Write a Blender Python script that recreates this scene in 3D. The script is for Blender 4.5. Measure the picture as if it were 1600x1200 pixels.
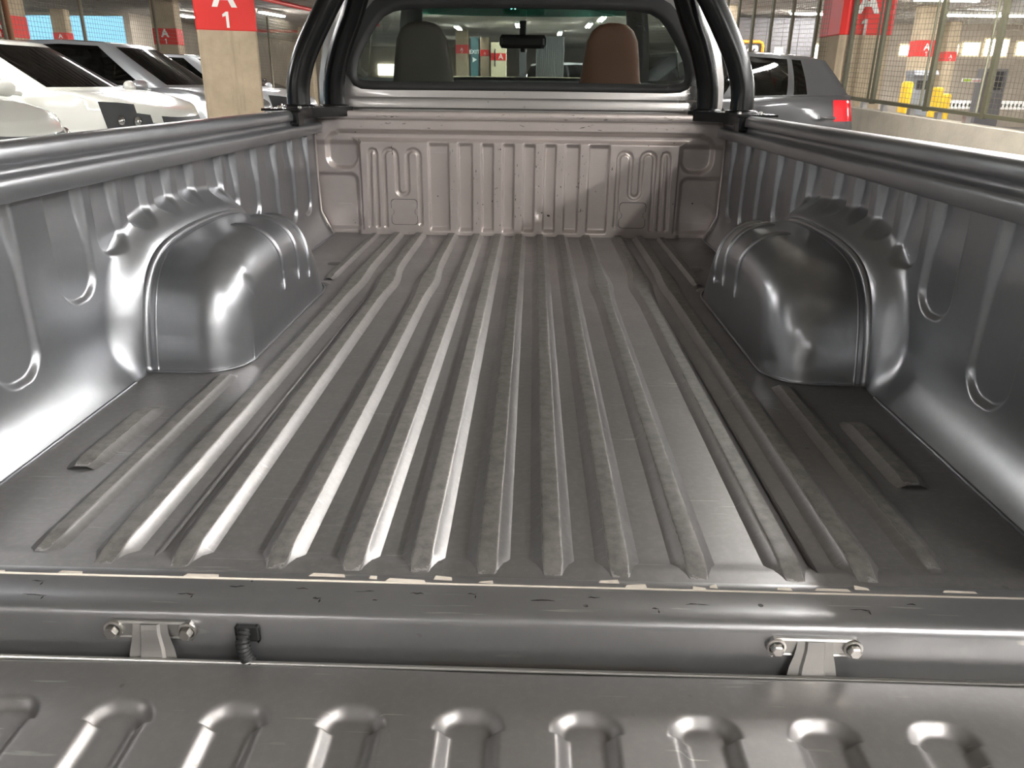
import bpy, math, random
import numpy as np
from mathutils import Matrix, Vector

R = math.radians
scene = bpy.context.scene
COL = scene.collection
for o in list(bpy.data.objects):
    bpy.data.objects.remove(o)

# ------------------------------------------------------------------ camera
CAM = (.0511, -.7771, .5672)
YAW, PITCH, ROLL, FPX = R(1.24), R(21.31), R(.70), 1202.0
_f = Vector((-math.sin(YAW), math.cos(YAW), 0)); _r = Vector((math.cos(YAW), math.sin(YAW), 0)); _u = Vector((0, 0, 1))
FWD = _f * math.cos(PITCH) - _u * math.sin(PITCH)
_u2 = _u * math.cos(PITCH) + _f * math.sin(PITCH)
RGT = _r * math.cos(ROLL) + _u2 * math.sin(ROLL)
UPV = _u2 * math.cos(ROLL) - _r * math.sin(ROLL)
cd = bpy.data.cameras.new('camera'); cam = bpy.data.objects.new('camera', cd); COL.objects.link(cam)
cam.matrix_world = Matrix(((RGT.x, UPV.x, -FWD.x, CAM[0]), (RGT.y, UPV.y, -FWD.y, CAM[1]), (RGT.z, UPV.z, -FWD.z, CAM[2]), (0, 0, 0, 1)))
cd.sensor_width = 36; cd.lens = 36 * FPX / 1600; cd.clip_start = .02; cd.clip_end = 300
scene.camera = cam

def ray(px, py):
    return FWD + RGT * ((px - 800) / FPX) - UPV * ((py - 600) / FPX)
def at_y(px, py, y):          # point on the plane y = const seen at a pixel
    d = ray(px, py); return Vector(CAM) + d * ((y - CAM[1]) / d.y)
def at_plane(px, py, p, n):   # point on a vertical plane
    d = ray(px, py); return Vector(CAM) + d * ((Vector(p) - Vector(CAM)).dot(n) / d.dot(n))

# ------------------------------------------------------------------ world, exposure
vs = scene.view_settings
vs.view_transform = 'Standard'; vs.look = 'None'; vs.gamma = 1; vs.use_curve_mapping = False
vs.exposure = 1.88
wd = bpy.data.worlds.new('daylight'); scene.world = wd; wd.use_nodes = True
wb = wd.node_tree.nodes['Background']; wb.inputs[0].default_value = (.30, .66, .87, 1); wb.inputs[1].default_value = .36
LAMP = 60.0                   # radiance of the fluorescent tubes

GZ = -.55                     # garage floor
CZ = 2.45                     # garage ceiling

# ------------------------------------------------------------------ materials
MATS = {}
def nt(name):
    m = bpy.data.materials.new(name); m.use_nodes = True
    n = m.node_tree; b = n.nodes['Principled BSDF']
    MATS[name] = m
    return m, n, b
def plain(name, col, rough=.5, metal=0., **kw):
    m, n, b = nt(name)
    b.inputs['Base Color'].default_value = (*col, 1); b.inputs['Roughness'].default_value = rough; b.inputs['Metallic'].default_value = metal
    for k, v in kw.items():
        b.inputs[k.replace('_', ' ')].default_value = v
    return m
def N(n, t, **kw):
    x = n.nodes.new(t)
    for k, v in kw.items():
        setattr(x, k, v)
    return x
def L(n, a, b): n.links.new(a, b)
def ramp(n, src, p0, p1, c0=(0, 0, 0, 1), c1=(1, 1, 1, 1)):
    r = N(n, 'ShaderNodeValToRGB'); r.color_ramp.elements[0].position = p0; r.color_ramp.elements[1].position = p1
    r.color_ramp.elements[0].color = c0; r.color_ramp.elements[1].color = c1
    L(n, src, r.inputs[0]); return r.outputs[0]
def noise(n, co, scale, detail=4, rough=.6, vec=None):
    t = N(n, 'ShaderNodeTexNoise'); t.inputs['Scale'].default_value = scale; t.inputs['Detail'].default_value = detail; t.inputs['Roughness'].default_value = rough
    if vec:
        mp = N(n, 'ShaderNodeMapping'); mp.inputs['Scale'].default_value = vec; mp.inputs['Rotation'].default_value = (0, 0, 0); L(n, co, mp.inputs[0]); co = mp.outputs[0]
    L(n, co, t.inputs['Vector']); return t.outputs['Fac']
def mix(n, fac, a, b):
    m = N(n, 'ShaderNodeMix', data_type='RGBA')
    if isinstance(fac, (int, float)): m.inputs[0].default_value = fac
    else: L(n, fac, m.inputs[0])
    for i, v in ((6, a), (7, b)):
        if isinstance(v, tuple): m.inputs[i].default_value = v
        else: L(n, v, m.inputs[i])
    return m.outputs[2]
def math_(n, op, a, b=None):
    m = N(n, 'ShaderNodeMath', operation=op)
    for i, v in ((0, a), (1, b)):
        if v is None: continue
        if isinstance(v, (int, float)): m.inputs[i].default_value = v
        else: L(n, v, m.inputs[i])
    return m.outputs[0]

def steel(name, col, rough=.34, metal=.75, wear=0., wearcol=(.30, .285, .27), chips=.0, scratch=.5, dust=.25, coat=0.):
    """painted sheet steel: blotchy dust, fine scratches, dark chips; 'wear' attribute marks scuffed crowns"""
    m, n, b = nt(name)
    co = N(n, 'ShaderNodeTexCoord').outputs['Object']
    big = noise(n, co, 5, 5); fine = noise(n, co, 90, 3)
    c0 = (*col, 1)
    c = mix(n, ramp(n, big, .35, .7), c0, tuple(x * (1 - .22 * dust) for x in col) + (1,))
    c = mix(n, math_(n, 'MULTIPLY', ramp(n, fine, .45, .75), .35 * dust), c, (.42, .40, .37, 1))
    rg = math_(n, 'ADD', math_(n, 'MULTIPLY', big, .16), rough - .08)
    mt = None
    if scratch:
        s = None
        for k, rz in enumerate((.5, -.7, 1.45)):
            mp = N(n, 'ShaderNodeMapping'); mp.inputs['Rotation'].default_value = (.3 * k, .2, rz); mp.inputs['Scale'].default_value = (7, 130, 40); L(n, co, mp.inputs[0])
            t = N(n, 'ShaderNodeTexNoise'); t.inputs['Scale'].default_value = 1.; t.inputs['Detail'].default_value = 2; L(n, mp.outputs[0], t.inputs['Vector'])
            q = ramp(n, t.outputs['Fac'], .695, .72)
            s = q if s is None else math_(n, 'MAXIMUM', s, q)
        gate = ramp(n, noise(n, co, 7, 3), .45, .62)
        c = mix(n, math_(n, 'MULTIPLY', math_(n, 'MULTIPLY', s, gate), scratch), c, (.62, .60, .57, 1))
    if chips:
        t = N(n, 'ShaderNodeTexVoronoi'); t.inputs['Scale'].default_value = 26; L(n, co, t.inputs['Vector'])
        q = math_(n, 'LESS_THAN', t.outputs['Distance'], math_(n, 'MULTIPLY', noise(n, co, 60, 3), .17))
        g = ramp(n, noise(n, co, 9, 3), .54, .60)
        c = mix(n, math_(n, 'MULTIPLY', math_(n, 'MULTIPLY', q, g), chips), c, (.03, .028, .026, 1))
    if wear:
        a = N(n, 'ShaderNodeAttribute', attribute_name='wear').outputs['Fac']
        nn = noise(n, co, 38, 5, .7)
        w = ramp(n, math_(n, 'ADD', a, math_(n, 'MULTIPLY', math_(n, 'SUBTRACT', nn, .5), 1.1)), .56, .64)
        mott = mix(n, ramp(n, noise(n, co, 55, 4, .7), .38, .66), tuple(x * 1.45 for x in wearcol) + (1,), tuple(x * .72 for x in wearcol) + (1,))
        c = mix(n, math_(n, 'MULTIPLY', w, wear), c, mott)
        edge = ramp(n, math_(n, 'ABSOLUTE', math_(n, 'SUBTRACT', math_(n, 'ADD', a, math_(n, 'MULTIPLY', math_(n, 'SUBTRACT', nn, .5), 1.1)), .60)), .0, .07, (1, 1, 1, 1), (0, 0, 0, 1))
        c = mix(n, math_(n, 'MULTIPLY', edge, .55 * wear), c, (.60, .58, .55, 1))  # pale rim of the worn patch, with the crown edge's highlight painted in
        rg = math_(n, 'ADD', rg, math_(n, 'MULTIPLY', w, .17 * wear))
        mt = math_(n, 'SUBTRACT', metal, math_(n, 'MULTIPLY', w, .45 * wear))
    L(n, c, b.inputs['Base Color']); L(n, rg, b.inputs['Roughness'])
    if mt is None: b.inputs['Metallic'].default_value = metal
    else: L(n, mt, b.inputs['Metallic'])
    b.inputs['Coat Weight'].default_value = coat; b.inputs['Coat Roughness'].default_value = .08
    bp = N(n, 'ShaderNodeBump'); bp.inputs['Strength'].default_value = .045; bp.inputs['Distance'].default_value = .01
    L(n, math_(n, 'ADD', noise(n, co, 14, 2), math_(n, 'MULTIPLY', fine, .06)), bp.inputs['Height']); L(n, bp.outputs[0], b.inputs['Normal'])
    return m

def concrete(name, col, scale=3., rough=.85, streak=True):
    m, n, b = nt(name)
    co = N(n, 'ShaderNodeTexCoord').outputs['Object']
    a = noise(n, co, scale, 6, .65)
    c = mix(n, ramp(n, a, .3, .72), tuple(x * .72 for x in col) + (1,), (*col, 1))
    if streak:
        s = noise(n, co, 1.2, 5, .7, (9, 9, .6))
        c = mix(n, math_(n, 'MULTIPLY', ramp(n, s, .56, .72), .55), c, tuple(x * .5 for x in col) + (1,))
    L(n, c, b.inputs['Base Color']); b.inputs['Roughness'].default_value = rough
    bp = N(n, 'ShaderNodeBump'); bp.inputs['Strength'].default_value = .25; bp.inputs['Distance'].default_value = .02
    L(n, noise(n, co, scale * 8, 4), bp.inputs['Height']); L(n, bp.outputs[0], b.inputs['Normal'])
    return m

def emit(name, col, s):
    m = bpy.data.materials.new(name); m.use_nodes = True; n = m.node_tree; n.nodes.clear()
    e = N(n, 'ShaderNodeEmission'); e.inputs[0].default_value = (*col, 1); e.inputs[1].default_value = s
    L(n, e.outputs[0], N(n, 'ShaderNodeOutputMaterial').inputs[0]); MATS[name] = m
    return m

def glass(name, tint, refl=1.0, rough=.02):
    """thin pane: tinted straight-through light plus a fresnel reflection"""
    m = bpy.data.materials.new(name); m.use_nodes = True; n = m.node_tree; n.nodes.clear()
    t = N(n, 'ShaderNodeBsdfTransparent'); t.inputs[0].default_value = (*tint, 1)
    g = N(n, 'ShaderNodeBsdfGlossy'); g.inputs['Roughness'].default_value = rough; g.inputs[0].default_value = (1, 1, 1, 1)
    fr = N(n, 'ShaderNodeFresnel'); fr.inputs[0].default_value = 1.5
    ms = N(n, 'ShaderNodeMixShader'); L(n, math_(n, 'MULTIPLY', fr.outputs[0], refl), ms.inputs[0]); L(n, t.outputs[0], ms.inputs[1]); L(n, g.outputs[0], ms.inputs[2])
    L(n, ms.outputs[0], N(n, 'ShaderNodeOutputMaterial').inputs[0]); MATS[name] = m
    return m

def carpaint(name, col, metal=.0, rough=.28):
    return plain(name, col, rough, metal, Coat_Weight=.8, Coat_Roughness=.05)

M_WALL = steel('bed_wall_paint_shaded', (.25, .255, .268), .33, .85, chips=0, scratch=0, dust=.2, coat=.12)  # same truck paint, reflected dark surroundings put into a darker, cooler colour
M_HEAD = steel('headboard_paint_lit', (.52, .465, .44), .36, .60, wear=.0, chips=.9, scratch=.5, dust=.3)  # same truck paint, warm light from behind put into a paler, pinker colour
M_FLOOR = steel('bed_floor_paint', (.228, .219, .217), .37, .62, wear=.85, wearcol=(.13, .123, .112), chips=.35, scratch=.28, dust=.5)
M_SILL = steel('sill_paint', (.33, .33, .335), .32, .80, chips=.9, scratch=.7, dust=.4)
M_GATE = steel('tailgate_paint', (.31, .297, .292), .40, .75, wear=.0, chips=.3, scratch=.7, dust=.6)
M_CAB = steel('cab_paint', (.46, .445, .43), .30, .80, chips=.3, scratch=.1, dust=.15, coat=.5)
M_CHIP = plain('bare_seam_sealer', (.62, .56, .48), .7)
M_BLACK = plain('black_gloss_tube', (.006, .006, .006), .25, 0., Specular_IOR_Level=.28)
M_RUB = plain('black_rubber', (.012, .012, .012), .6)
M_DARK = plain('dark_plastic', (.02, .02, .022), .5)
M_BOLT = plain('zinc_bolt', (.62, .60, .57), .28, 1.)
M_STRAP = steel('strap_steel', (.48, .47, .45), .36, .9, scratch=.3, dust=.3)
M_TYRE = plain('tyre_rubber', (.02, .02, .02), .75)
M_RIM = plain('alloy_rim', (.55, .55, .56), .3, .9)
M_TAN = plain('seat_reflection_brown', (.085, .028, .011), .7)  # orange-brown of the window reflection put into the seat colour
M_GREY = plain('grey_seat_cloth', (.055, .045, .038), .85)
M_LINE = plain('roof_lining', (.20, .195, .18), .9)
M_RWIN = glass('rear_window_glass', (.82, .90, .86), .45)
M_WSH = glass('windscreen_glass', (.86, .93, .90), .6)
M_STRIP = glass('green_sun_strip', (.03, .22, .17), .6)
M_CGL = glass('tinted_car_glass', (.16, .17, .17), 1.0)
M_RED = plain('red_sign_paint', (.72, .028, .022), .5)
M_WHT = plain('white_lettering', (.85, .84, .80), .6)
M_CON = concrete('pillar_concrete', (.52, .42, .29))
M_PAR = concrete('parapet_concrete', (.50, .455, .37), 2.2)
M_GRD = concrete('garage_floor', (.26, .25, .235), 1.1, .55, False)
M_CEIL = concrete('ceiling_deck', (.42, .385, .34), .9, .7, False)
M_WALLC = concrete('garage_wall', (.46, .40, .33), .8, .85)
M_GALV = plain('fence_wire', (.16, .14, .10), .5, .4)
M_POST = plain('fence_post_paint', (.10, .095, .06), .5, .2)
M_ORUST = plain('brown_post', (.20, .09, .045), .5, .2)
M_YEL = plain('yellow_paint', (.80, .50, .02), .5)
M_ORG = plain('orange_paint', (.90, .36, .02), .5)
M_REDP = plain('red_pipe', (.55, .03, .025), .4)
M_CHROME = plain('chrome', (.75, .75, .76), .12, 1.)
M_LENS = plain('headlamp_lens', (.10, .105, .11), .10, .5, Coat_Weight=1.)
M_TAIL = plain('tail_lamp', (.42, .008, .014), .12, 0., Coat_Weight=1., Emission_Color=(.7, .01, .02, 1), Emission_Strength=.0)
M_TUBE = emit('fluorescent_tube', (1.0, .985, .965), LAMP)
M_FIX = plain('lamp_housing', (.75, .74, .70), .5)
M_LIT = emit('lit_window', (1.0, .93, .78), 3.0)

# ------------------------------------------------------------------ mesh helpers
class MB:
    def __init__(s): s.v = []; s.f = []; s.w = None
    def add(s, v, f):
        k = len(s.v); s.v += [tuple(map(float, p)) for p in v]; s.f += [tuple(i + k for i in q) for q in f]; return s
    def box(s, x0, x1, y0, y1, z0, z1):
        return s.add([(x0, y0, z0), (x1, y0, z0), (x1, y1, z0), (x0, y1, z0), (x0, y0, z1), (x1, y0, z1), (x1, y1, z1), (x0, y1, z1)],
                     [(3, 2, 1, 0), (4, 5, 6, 7), (0, 1, 5, 4), (1, 2, 6, 5), (2, 3, 7, 6), (3, 0, 4, 7)])
    def rbox(s, x0, x1, y0, y1, z0, z1, b=.01):
        """box with chamfered vertical and horizontal edges"""
        def ring(i, z): return [(x0 + i + b, y0 + i, z), (x1 - i - b, y0 + i, z), (x1 - i, y0 + i + b, z), (x1 - i, y1 - i - b, z), (x1 - i - b, y1 - i, z), (x0 + i + b, y1 - i, z), (x0 + i, y1 - i - b, z), (x0 + i, y0 + i + b, z)]
        rs = [ring(b * .7, z0), ring(0, z0 + b), ring(0, z1 - b), ring(b * .7, z1)]
        v = [p for r_ in rs for p in r_]; f = []
        for j in range(3):
            for i in range(8): f.append((j * 8 + i, j * 8 + (i + 1) % 8, j * 8 + 8 + (i + 1) % 8, j * 8 + 8 + i))
        f.append(tuple(range(7, -1, -1))); f.append(tuple(range(24, 32)))
        return s.add(v, f)
    def grid(s, P, close=False):
        a = np.asarray(P, float); m, n = a.shape[:2]; k = len(s.v)
        s.v += [tuple(p) for p in a.reshape(-1, 3).tolist()]
        for i in range(m - 1):
            for j in range(n - 1 + (1 if close else 0)):
                j2 = (j + 1) % n
                s.f.append((k + i * n + j, k + i * n + j2, k + (i + 1) * n + j2, k + (i + 1) * n + j))
        return s
    def tube(s, pts, r, n=12, cap=True, smooth=0):
        pts = [Vector(p) for p in pts]
        if smooth: pts = spline(pts, smooth)
        rs = r if isinstance(r, (list, tuple)) else [r] * len(pts)
        if len(rs) != len(pts): rs = [rs[0]] * len(pts)
        rings = []; prev = None
        for i, p in enumerate(pts):
            t = (pts[min(i + 1, len(pts) - 1)] - pts[max(i - 1, 0)]).normalized()
            if prev is None:
                a = Vector((0, 0, 1)) if abs(t.z) < .9 else Vector((0, 1, 0)); x = t.cross(a).normalized()
            else: x = (prev - t * prev.dot(t)).normalized()
            prev = x; y = t.cross(x)
            rings.append([p + (x * math.cos(2 * math.pi * k / n) + y * math.sin(2 * math.pi * k / n)) * rs[i] for k in range(n)])
        k = len(s.v); s.grid([[tuple(q) for q in g] for g in rings], True)
        if cap:
            s.f.append(tuple(k + i for i in range(n))); e = k + (len(pts) - 1) * n; s.f.append(tuple(e + i for i in range(n - 1, -1, -1)))
        return s
    def prism(s, poly, axis, a, b):
        """extrude a 2-D polygon along an axis ('x','y','z')"""
        def p3(u, v, w): return {'x': (w, u, v), 'y': (u, w, v), 'z': (u, v, w)}[axis]
        n = len(poly); v = [p3(u, w_, a) for u, w_ in poly] + [p3(u, w_, b) for u, w_ in poly]
        return s.add(v, [tuple(range(n)), tuple(range(2 * n - 1, n - 1, -1))] + [(i, i + n, (i + 1) % n + n, (i + 1) % n) for i in range(n)])
    def lathe(s, prof, axis='z', c=(0, 0, 0), n=24):
        rows = []
        for r_, h in prof:
            row = []
            for k in range(n):
                a = 2 * math.pi * k / n; u, w_ = r_ * math.cos(a), r_ * math.sin(a)
                q = {'z': (u, w_, h), 'y': (u, h, w_), 'x': (h, u, w_)}[axis]; row.append((q[0] + c[0], q[1] + c[1], q[2] + c[2]))
            rows.append(row)
        return s.grid(rows, True)

def spline(pts, k):
    out = []; P = [pts[0]] + list(pts) + [pts[-1]]
    for i in range(1, len(P) - 2):
        for j in range(k):
            t = j / k; a, b, c, d = P[i - 1], P[i], P[i + 1], P[i + 2]
            out.append(.5 * ((2 * b) + (c - a) * t + (2 * a - 5 * b + 4 * c - d) * t * t + (3 * b - a - 3 * c + d) * t ** 3))
    out.append(pts[-1]); return out

def mk(name, mb, mat, parent=None, smooth=True, wear=None, angle=None):
    me = bpy.data.meshes.new(name); me.from_pydata(mb.v, [], mb.f); me.update()
    if mat: me.materials.append(mat)
    if smooth: me.polygons.foreach_set('use_smooth', [True] * len(me.polygons))
    if smooth and angle is not None: me.set_sharp_from_angle(angle=R(angle))
    if wear is not None:
        at = me.attributes.new('wear', 'FLOAT', 'POINT'); at.data.foreach_set('value', [float(x) for x in wear])
    o = bpy.data.objects.new(name, me); COL.objects.link(o)
    if parent is not None: att(o, parent)
    return o
WORLD = {}
def att(o, parent):
    """children built in the truck's own coordinates"""
    o.parent = parent
    if parent.name in WORLD: o.matrix_parent_inverse = Matrix.Translation(-WORLD[parent.name])
def thing(name, label, cat, loc=(0, 0, 0), rz=0, group=None):
    o = bpy.data.objects.new(name, None); COL.objects.link(o); o.empty_display_size = .2
    o.location = loc; o.rotation_euler = (0, 0, rz); tag(o, label, cat, group); return o
def tag(o, label=None, cat=None, group=None, kind=None):
    if label: o['label'] = label
    if cat: o['category'] = cat
    if group: o['group'] = group
    if kind: o['kind'] = kind
    return o
def struct(name, mb, mat, label, smooth=False):
    o = mk(name, mb, mat, None, smooth); o['kind'] = 'structure'; o['label'] = label; return o
def letters(name, txt, size, mat, parent, loc, rot, bold=.0, depth=.004, shear=0, align='CENTER'):
    c = bpy.data.curves.new(name, 'FONT'); c.body = txt; c.size = size; c.extrude = depth; c.offset = bold; c.align_x = align; c.align_y = 'CENTER'; c.shear = shear
    t = bpy.data.objects.new(name + '_src', c); COL.objects.link(t); bpy.context.view_layer.update()
    me = bpy.data.meshes.new_from_object(t.evaluated_get(bpy.context.evaluated_depsgraph_get())); bpy.data.objects.remove(t)
    me.name = name; me.materials.clear(); me.materials.append(mat)
    o = bpy.data.objects.new(name, me); COL.objects.link(o); o.parent = parent; o.location = loc; o.rotation_euler = rot
    return o
def sstep(a, b, x):
    t = np.clip((x - a) / (b - a), 0, 1); return t * t * (3 - 2 * t)

# ================================================================== SETTING
X0, X1, Y0, Y1 = -34., 34., -16., 46.
struct('floor', MB().add([(X0, Y0, GZ), (X1, Y0, GZ), (X1, Y1, GZ), (X0, Y1, GZ)], [(0, 1, 2, 3)]), M_GRD, 'grey concrete floor of the parking garage')
mb = MB()
for xa, xb, ye in ((X0, -12.4, 25.2), (-12.4, 8.2, Y1 + .2), (8.2, X1 + .2, 26.2)):
    row = []; y = Y0 - .2
    while y < ye - .32:
        row += [(y, CZ), (y + .12, CZ), (y + .16, CZ + .07), (y + .28, CZ + .07), (y + .32, CZ)]; y += .32
    row += [(ye, CZ)]
    mb.grid([[(xa, a, b) for a, b in row], [(xb, a, b) for a, b in row]])
    mb.add([(xa, Y0 - .2, CZ + .3), (xb, Y0 - .2, CZ + .3), (xb, ye, CZ + .3), (xa, ye, CZ + .3)], [(3, 2, 1, 0)])
struct('ceiling', mb, M_CEIL, 'low ribbed metal deck ceiling of the garage')
struct('wall_back', MB().box(X0, X1, Y0 - .2, Y0, GZ, CZ + .3), M_WALLC, 'plain garage wall behind the open tailgate')
struct('wall_right', MB().box(X1, X1 + .2, Y0, Y1, GZ, CZ + .3), M_WALLC, 'beige end wall beyond the barrier gates')
# far wall: solid except the open band on the left through which daylight shows
struct('wall_front', MB().box(-12.6, 8.2, Y1, Y1 + .2, GZ, CZ + .3), M_WALLC, 'far garage wall straight ahead of the truck')
struct('wall_gate', MB().box(8.0, X1, 26, 26.2, GZ, CZ + .3), M_WALLC, 'beige wall with lit windows behind the barrier gates')
struct('wall_gate_return', MB().box(8.0, 8.2, 26.2, Y1, GZ, CZ + .3), M_WALLC, 'return wall beside the gate area')
struct('wall_daylight', MB().box(X0, -12.6, 25, 25.2, GZ, 1.55).box(X0, -12.6, 25, 25.2, 2.38, CZ + .3), M_WALLC, 'left parapet wall under the open daylight band')
struct('wall_daylight_return', MB().box(-12.6, -12.4, 25, Y1, GZ, CZ + .3), M_WALLC, 'return wall right of the daylight band')
mb = MB().box(X0 - .2, X0, Y0, Y1, GZ, .6).box(X0 - .2, X0, Y0, Y1, 2.25, CZ + .3)
struct('wall_left', mb, M_WALLC, 'far left parapet with daylight showing above it')

# ---- ceiling lights
LIGHTS = [0]
fx = MB().prism([(-.09, 0), (.09, 0), (.06, .07), (-.06, .07)], 'x', -.75, .75)
tb = MB().tube([(-.70, -.045, -.018), (.70, -.045, -.018)], .022, 8).tube([(-.70, .045, -.018), (.70, .045, -.018)], .022, 8)
proto = {}
def ceiling_light(x, y, rz=0., z=CZ - .09, label='white twin-tube fluorescent light under the garage ceiling', group='fluorescent lights on the garage ceiling'):
    r_ = thing('ceiling_light', label, 'ceiling light', (x, y, z), rz, group)
    if not proto:
        proto['h'] = mk('housing', fx, M_FIX, r_, False); proto['t'] = mk('tube_pair', tb, M_TUBE, r_)
    else:
        for k in 'ht':
            c = proto[k].copy(); COL.objects.link(c); c.parent = r_
    return r_
for x in (9.5, 14, 19, 25):
    for y in (4, 9.5, 15): ceiling_light(x, y, R(90 if x < 10 else 8))
GLT = 'fluorescent lights on the garage ceiling'
for px_, y_, rz_, lab in ((1472, 17.8, 6, 'lit fluorescent light above the pillar behind the yellow bollards'), (1516, 21.5, 6, 'lit fluorescent light above the bright lit windows on the right'), (1600, 21.5, 6, 'lit fluorescent light cut by the right edge of view'), (1275, 21.5, 6, 'lit fluorescent light between the booth and the big pillar'),
                         (427, 23.4, 82, 'lit fluorescent light under the red pipe right of the near pillar'), (284, 24.2, 82, 'lit fluorescent light just left of the near pillar')):
    ceiling_light(at_y(px_, 40, y_).x, y_, R(rz_), label=lab, group=GLT)
for x, y in ((4.6, 15), (4.6, 21), (-.5, 14.5), (-.5, 20), (-.5, 27), (5, 28), (3, 36), (-3, 36), (-3.5, 24), (2, 24.0), (1, 31), (1.6, 18), (-2.6, 28.5), (1.8, 26.6)): ceiling_light(x, y, R(90))  # lamps ahead, several added to brighten the view through the windscreen
for x, y in ((-20, 14), (-16, 20), (-14, 5), (-5.0, 6.0), (-6.0, 12.6)): ceiling_light(x, y, R(0))  # the two nearest are added to brighten the left cars and pillar
for x, y in ((2.25, 4.0), (2.3, -2.6), (4.0, 6.6), (4.0, 4.4), (4.0, 2.6), (4.0, .8), (4.0, -1.0), (4.0, -3.0), (4.0, -5.4), (-6.2, 3), (-6.2, -4), (2.3, -6.5), (-2.5, -7.5), (9, -4), (8, 0), (13, -2), (-6, -10)): ceiling_light(x, y, R(90))  # lamps added for bright rib flanks, the floor panel and the headboard

def digit_one(size, parent, loc, rot, depth=.004):
    h_ = size * .72; pl = [(.02, 0), (.02, .74), (-.20, .66), (-.20, .82), (.04, 1.), (.20, 1.), (.20, 0)]
    o = mk('number_one', MB().prism([(a * h_, (b - .5) * h_) for a, b in pl], 'y', -depth, depth), M_WHT, None, False)
    o.parent = parent; o.location = loc; o.rotation_euler = (0, 0, rot[2]); return o
# ---- pillars with red A 1 bands
def pillar(x, y, rz, w, label, zb=.98, zh=.95, d=None, text=True, side_text=False, base=GZ, s=1.0, mat=None, band=True, top=CZ):
    d = d or w
    t = thing('pillar', label, 'pillar', (x, y, base), rz)
    mk('column', MB().rbox(-w / 2, w / 2, -d / 2, d / 2, 0, top - base - .002, .02), mat or M_CON, t, False)
    if band:
        e = .006
        mk('sign_band', MB().rbox(-w / 2 - e, w / 2 + e, -d / 2 - e, d / 2 + e, zb - base, zb - base + zh, .02), M_RED, t, False)
        if text:
            h = .40 * s
            for face in ((0,) if not side_text else (0, 1)):
                yy = -d / 2 - e - .004
                lo = (0, yy, 0) if face == 0 else (w / 2 + e + .004, 0, 0)
                rr = (R(90), 0, 0) if face == 0 else (R(90), 0, R(90))
                letters('letter_a', 'A', .36 * s, M_WHT, t, (lo[0], lo[1], zb - base + .375 * s), rr, .012 * s)
                digit_one(.235 * s, t, (lo[0], lo[1], zb - base + .125 * s), rr)
    return t

# the near pillar on the left
PL = at_y(341, 90, 8.9)
pillar(PL.x, 8.9 + .35, R(22), .66, 'thick concrete pillar with red A 1 band beside the white hatchback', zb=at_y(352, 49, 8.9).z, zh=1.2)

# ---- right-hand parapet and mesh fence on the ramp edge
FA = Vector((4.65, 6.35, 0)); FD = Vector((-math.sin(R(16.5)), math.cos(R(16.5)), 0)); FN = Vector((FD.y, -FD.x, 0))
def fpt(px, py):
    p = at_plane(px, py, FA, FN); return (p - FA).dot(FD), p.z
ta, za = fpt(1600, 195); tb_, zb_ = fpt(1330, 158)
FS = (zb_ - za) / (tb_ - ta)
def fz(t): return za + (t - ta) * FS
def fp(t, z, off=0): 
    p = FA + FD * t + FN * off; return (p.x, p.y, z)
mb = MB(); T0, T1 = -3.5, 9.5
mb.add([fp(T0, GZ, -.1), fp(T0, GZ, .1), fp(T1, GZ, .1), fp(T1, GZ, -.1), fp(T0, fz(T0) - .06, -.1), fp(T0, fz(T0) - .06, .1), fp(T1, fz(T1) - .06, .1), fp(T1, fz(T1) - .06, -.1)],
       [(3, 2, 1, 0), (4, 5, 6, 7), (0, 1, 5, 4), (1, 2, 6, 5), (2, 3, 7, 6), (3, 0, 4, 7)])
par = mk('parapet_wall', mb, M_PAR, None, False); tag(par, 'low sloping concrete parapet wall under the mesh fence on the right', 'wall')
fence = thing('mesh_fence', 'tall welded mesh fence with olive posts standing on the concrete parapet', 'fence', tuple(FA))
WORLD[fence.name] = FA.copy()
posts = [fpt(x, 140)[0] for x in (1545, 1452, 1366, 1318, 1262, 1224, 1193, 1165, 1142, 1124)]
posts = [T0 + .1, -1.6] + posts + [T1 - .1]
FTOP = 2.35
for t in posts:
    big = t < fpt(1300, 140)[0]
    w = .022 if big else .016
    mk('post', MB().add([fp(t - w, fz(t), -w), fp(t + w, fz(t), -w), fp(t + w, fz(t), w), fp(t - w, fz(t), w), fp(t - w, FTOP, -w), fp(t + w, FTOP, -w), fp(t + w, FTOP, w), fp(t - w, FTOP, w)],
       [(3, 2, 1, 0), (4, 5, 6, 7), (0, 1, 5, 4), (1, 2, 6, 5), (2, 3, 7, 6), (3, 0, 4, 7)]), M_POST, fence, False)
    if big:
        mk('frame_bar', MB().tube([fp(t + .09, fz(t) + .03, 0), fp(t + .09, FTOP, 0)], .014, 6), M_POST, fence)
def bar(t0, z0, t1, z1, w, h):
    return MB().add([fp(t0, z0 - h, -w), fp(t0, z0 - h, w), fp(t1, z1 - h, w), fp(t1, z1 - h, -w), fp(t0, z0 + h, -w), fp(t0, z0 + h, w), fp(t1, z1 + h, w), fp(t1, z1 + h, -w)],
       [(3, 2, 1, 0), (4, 5, 6, 7), (0, 1, 5, 4), (1, 2, 6, 5), (2, 3, 7, 6), (3, 0, 4, 7)])
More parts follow.
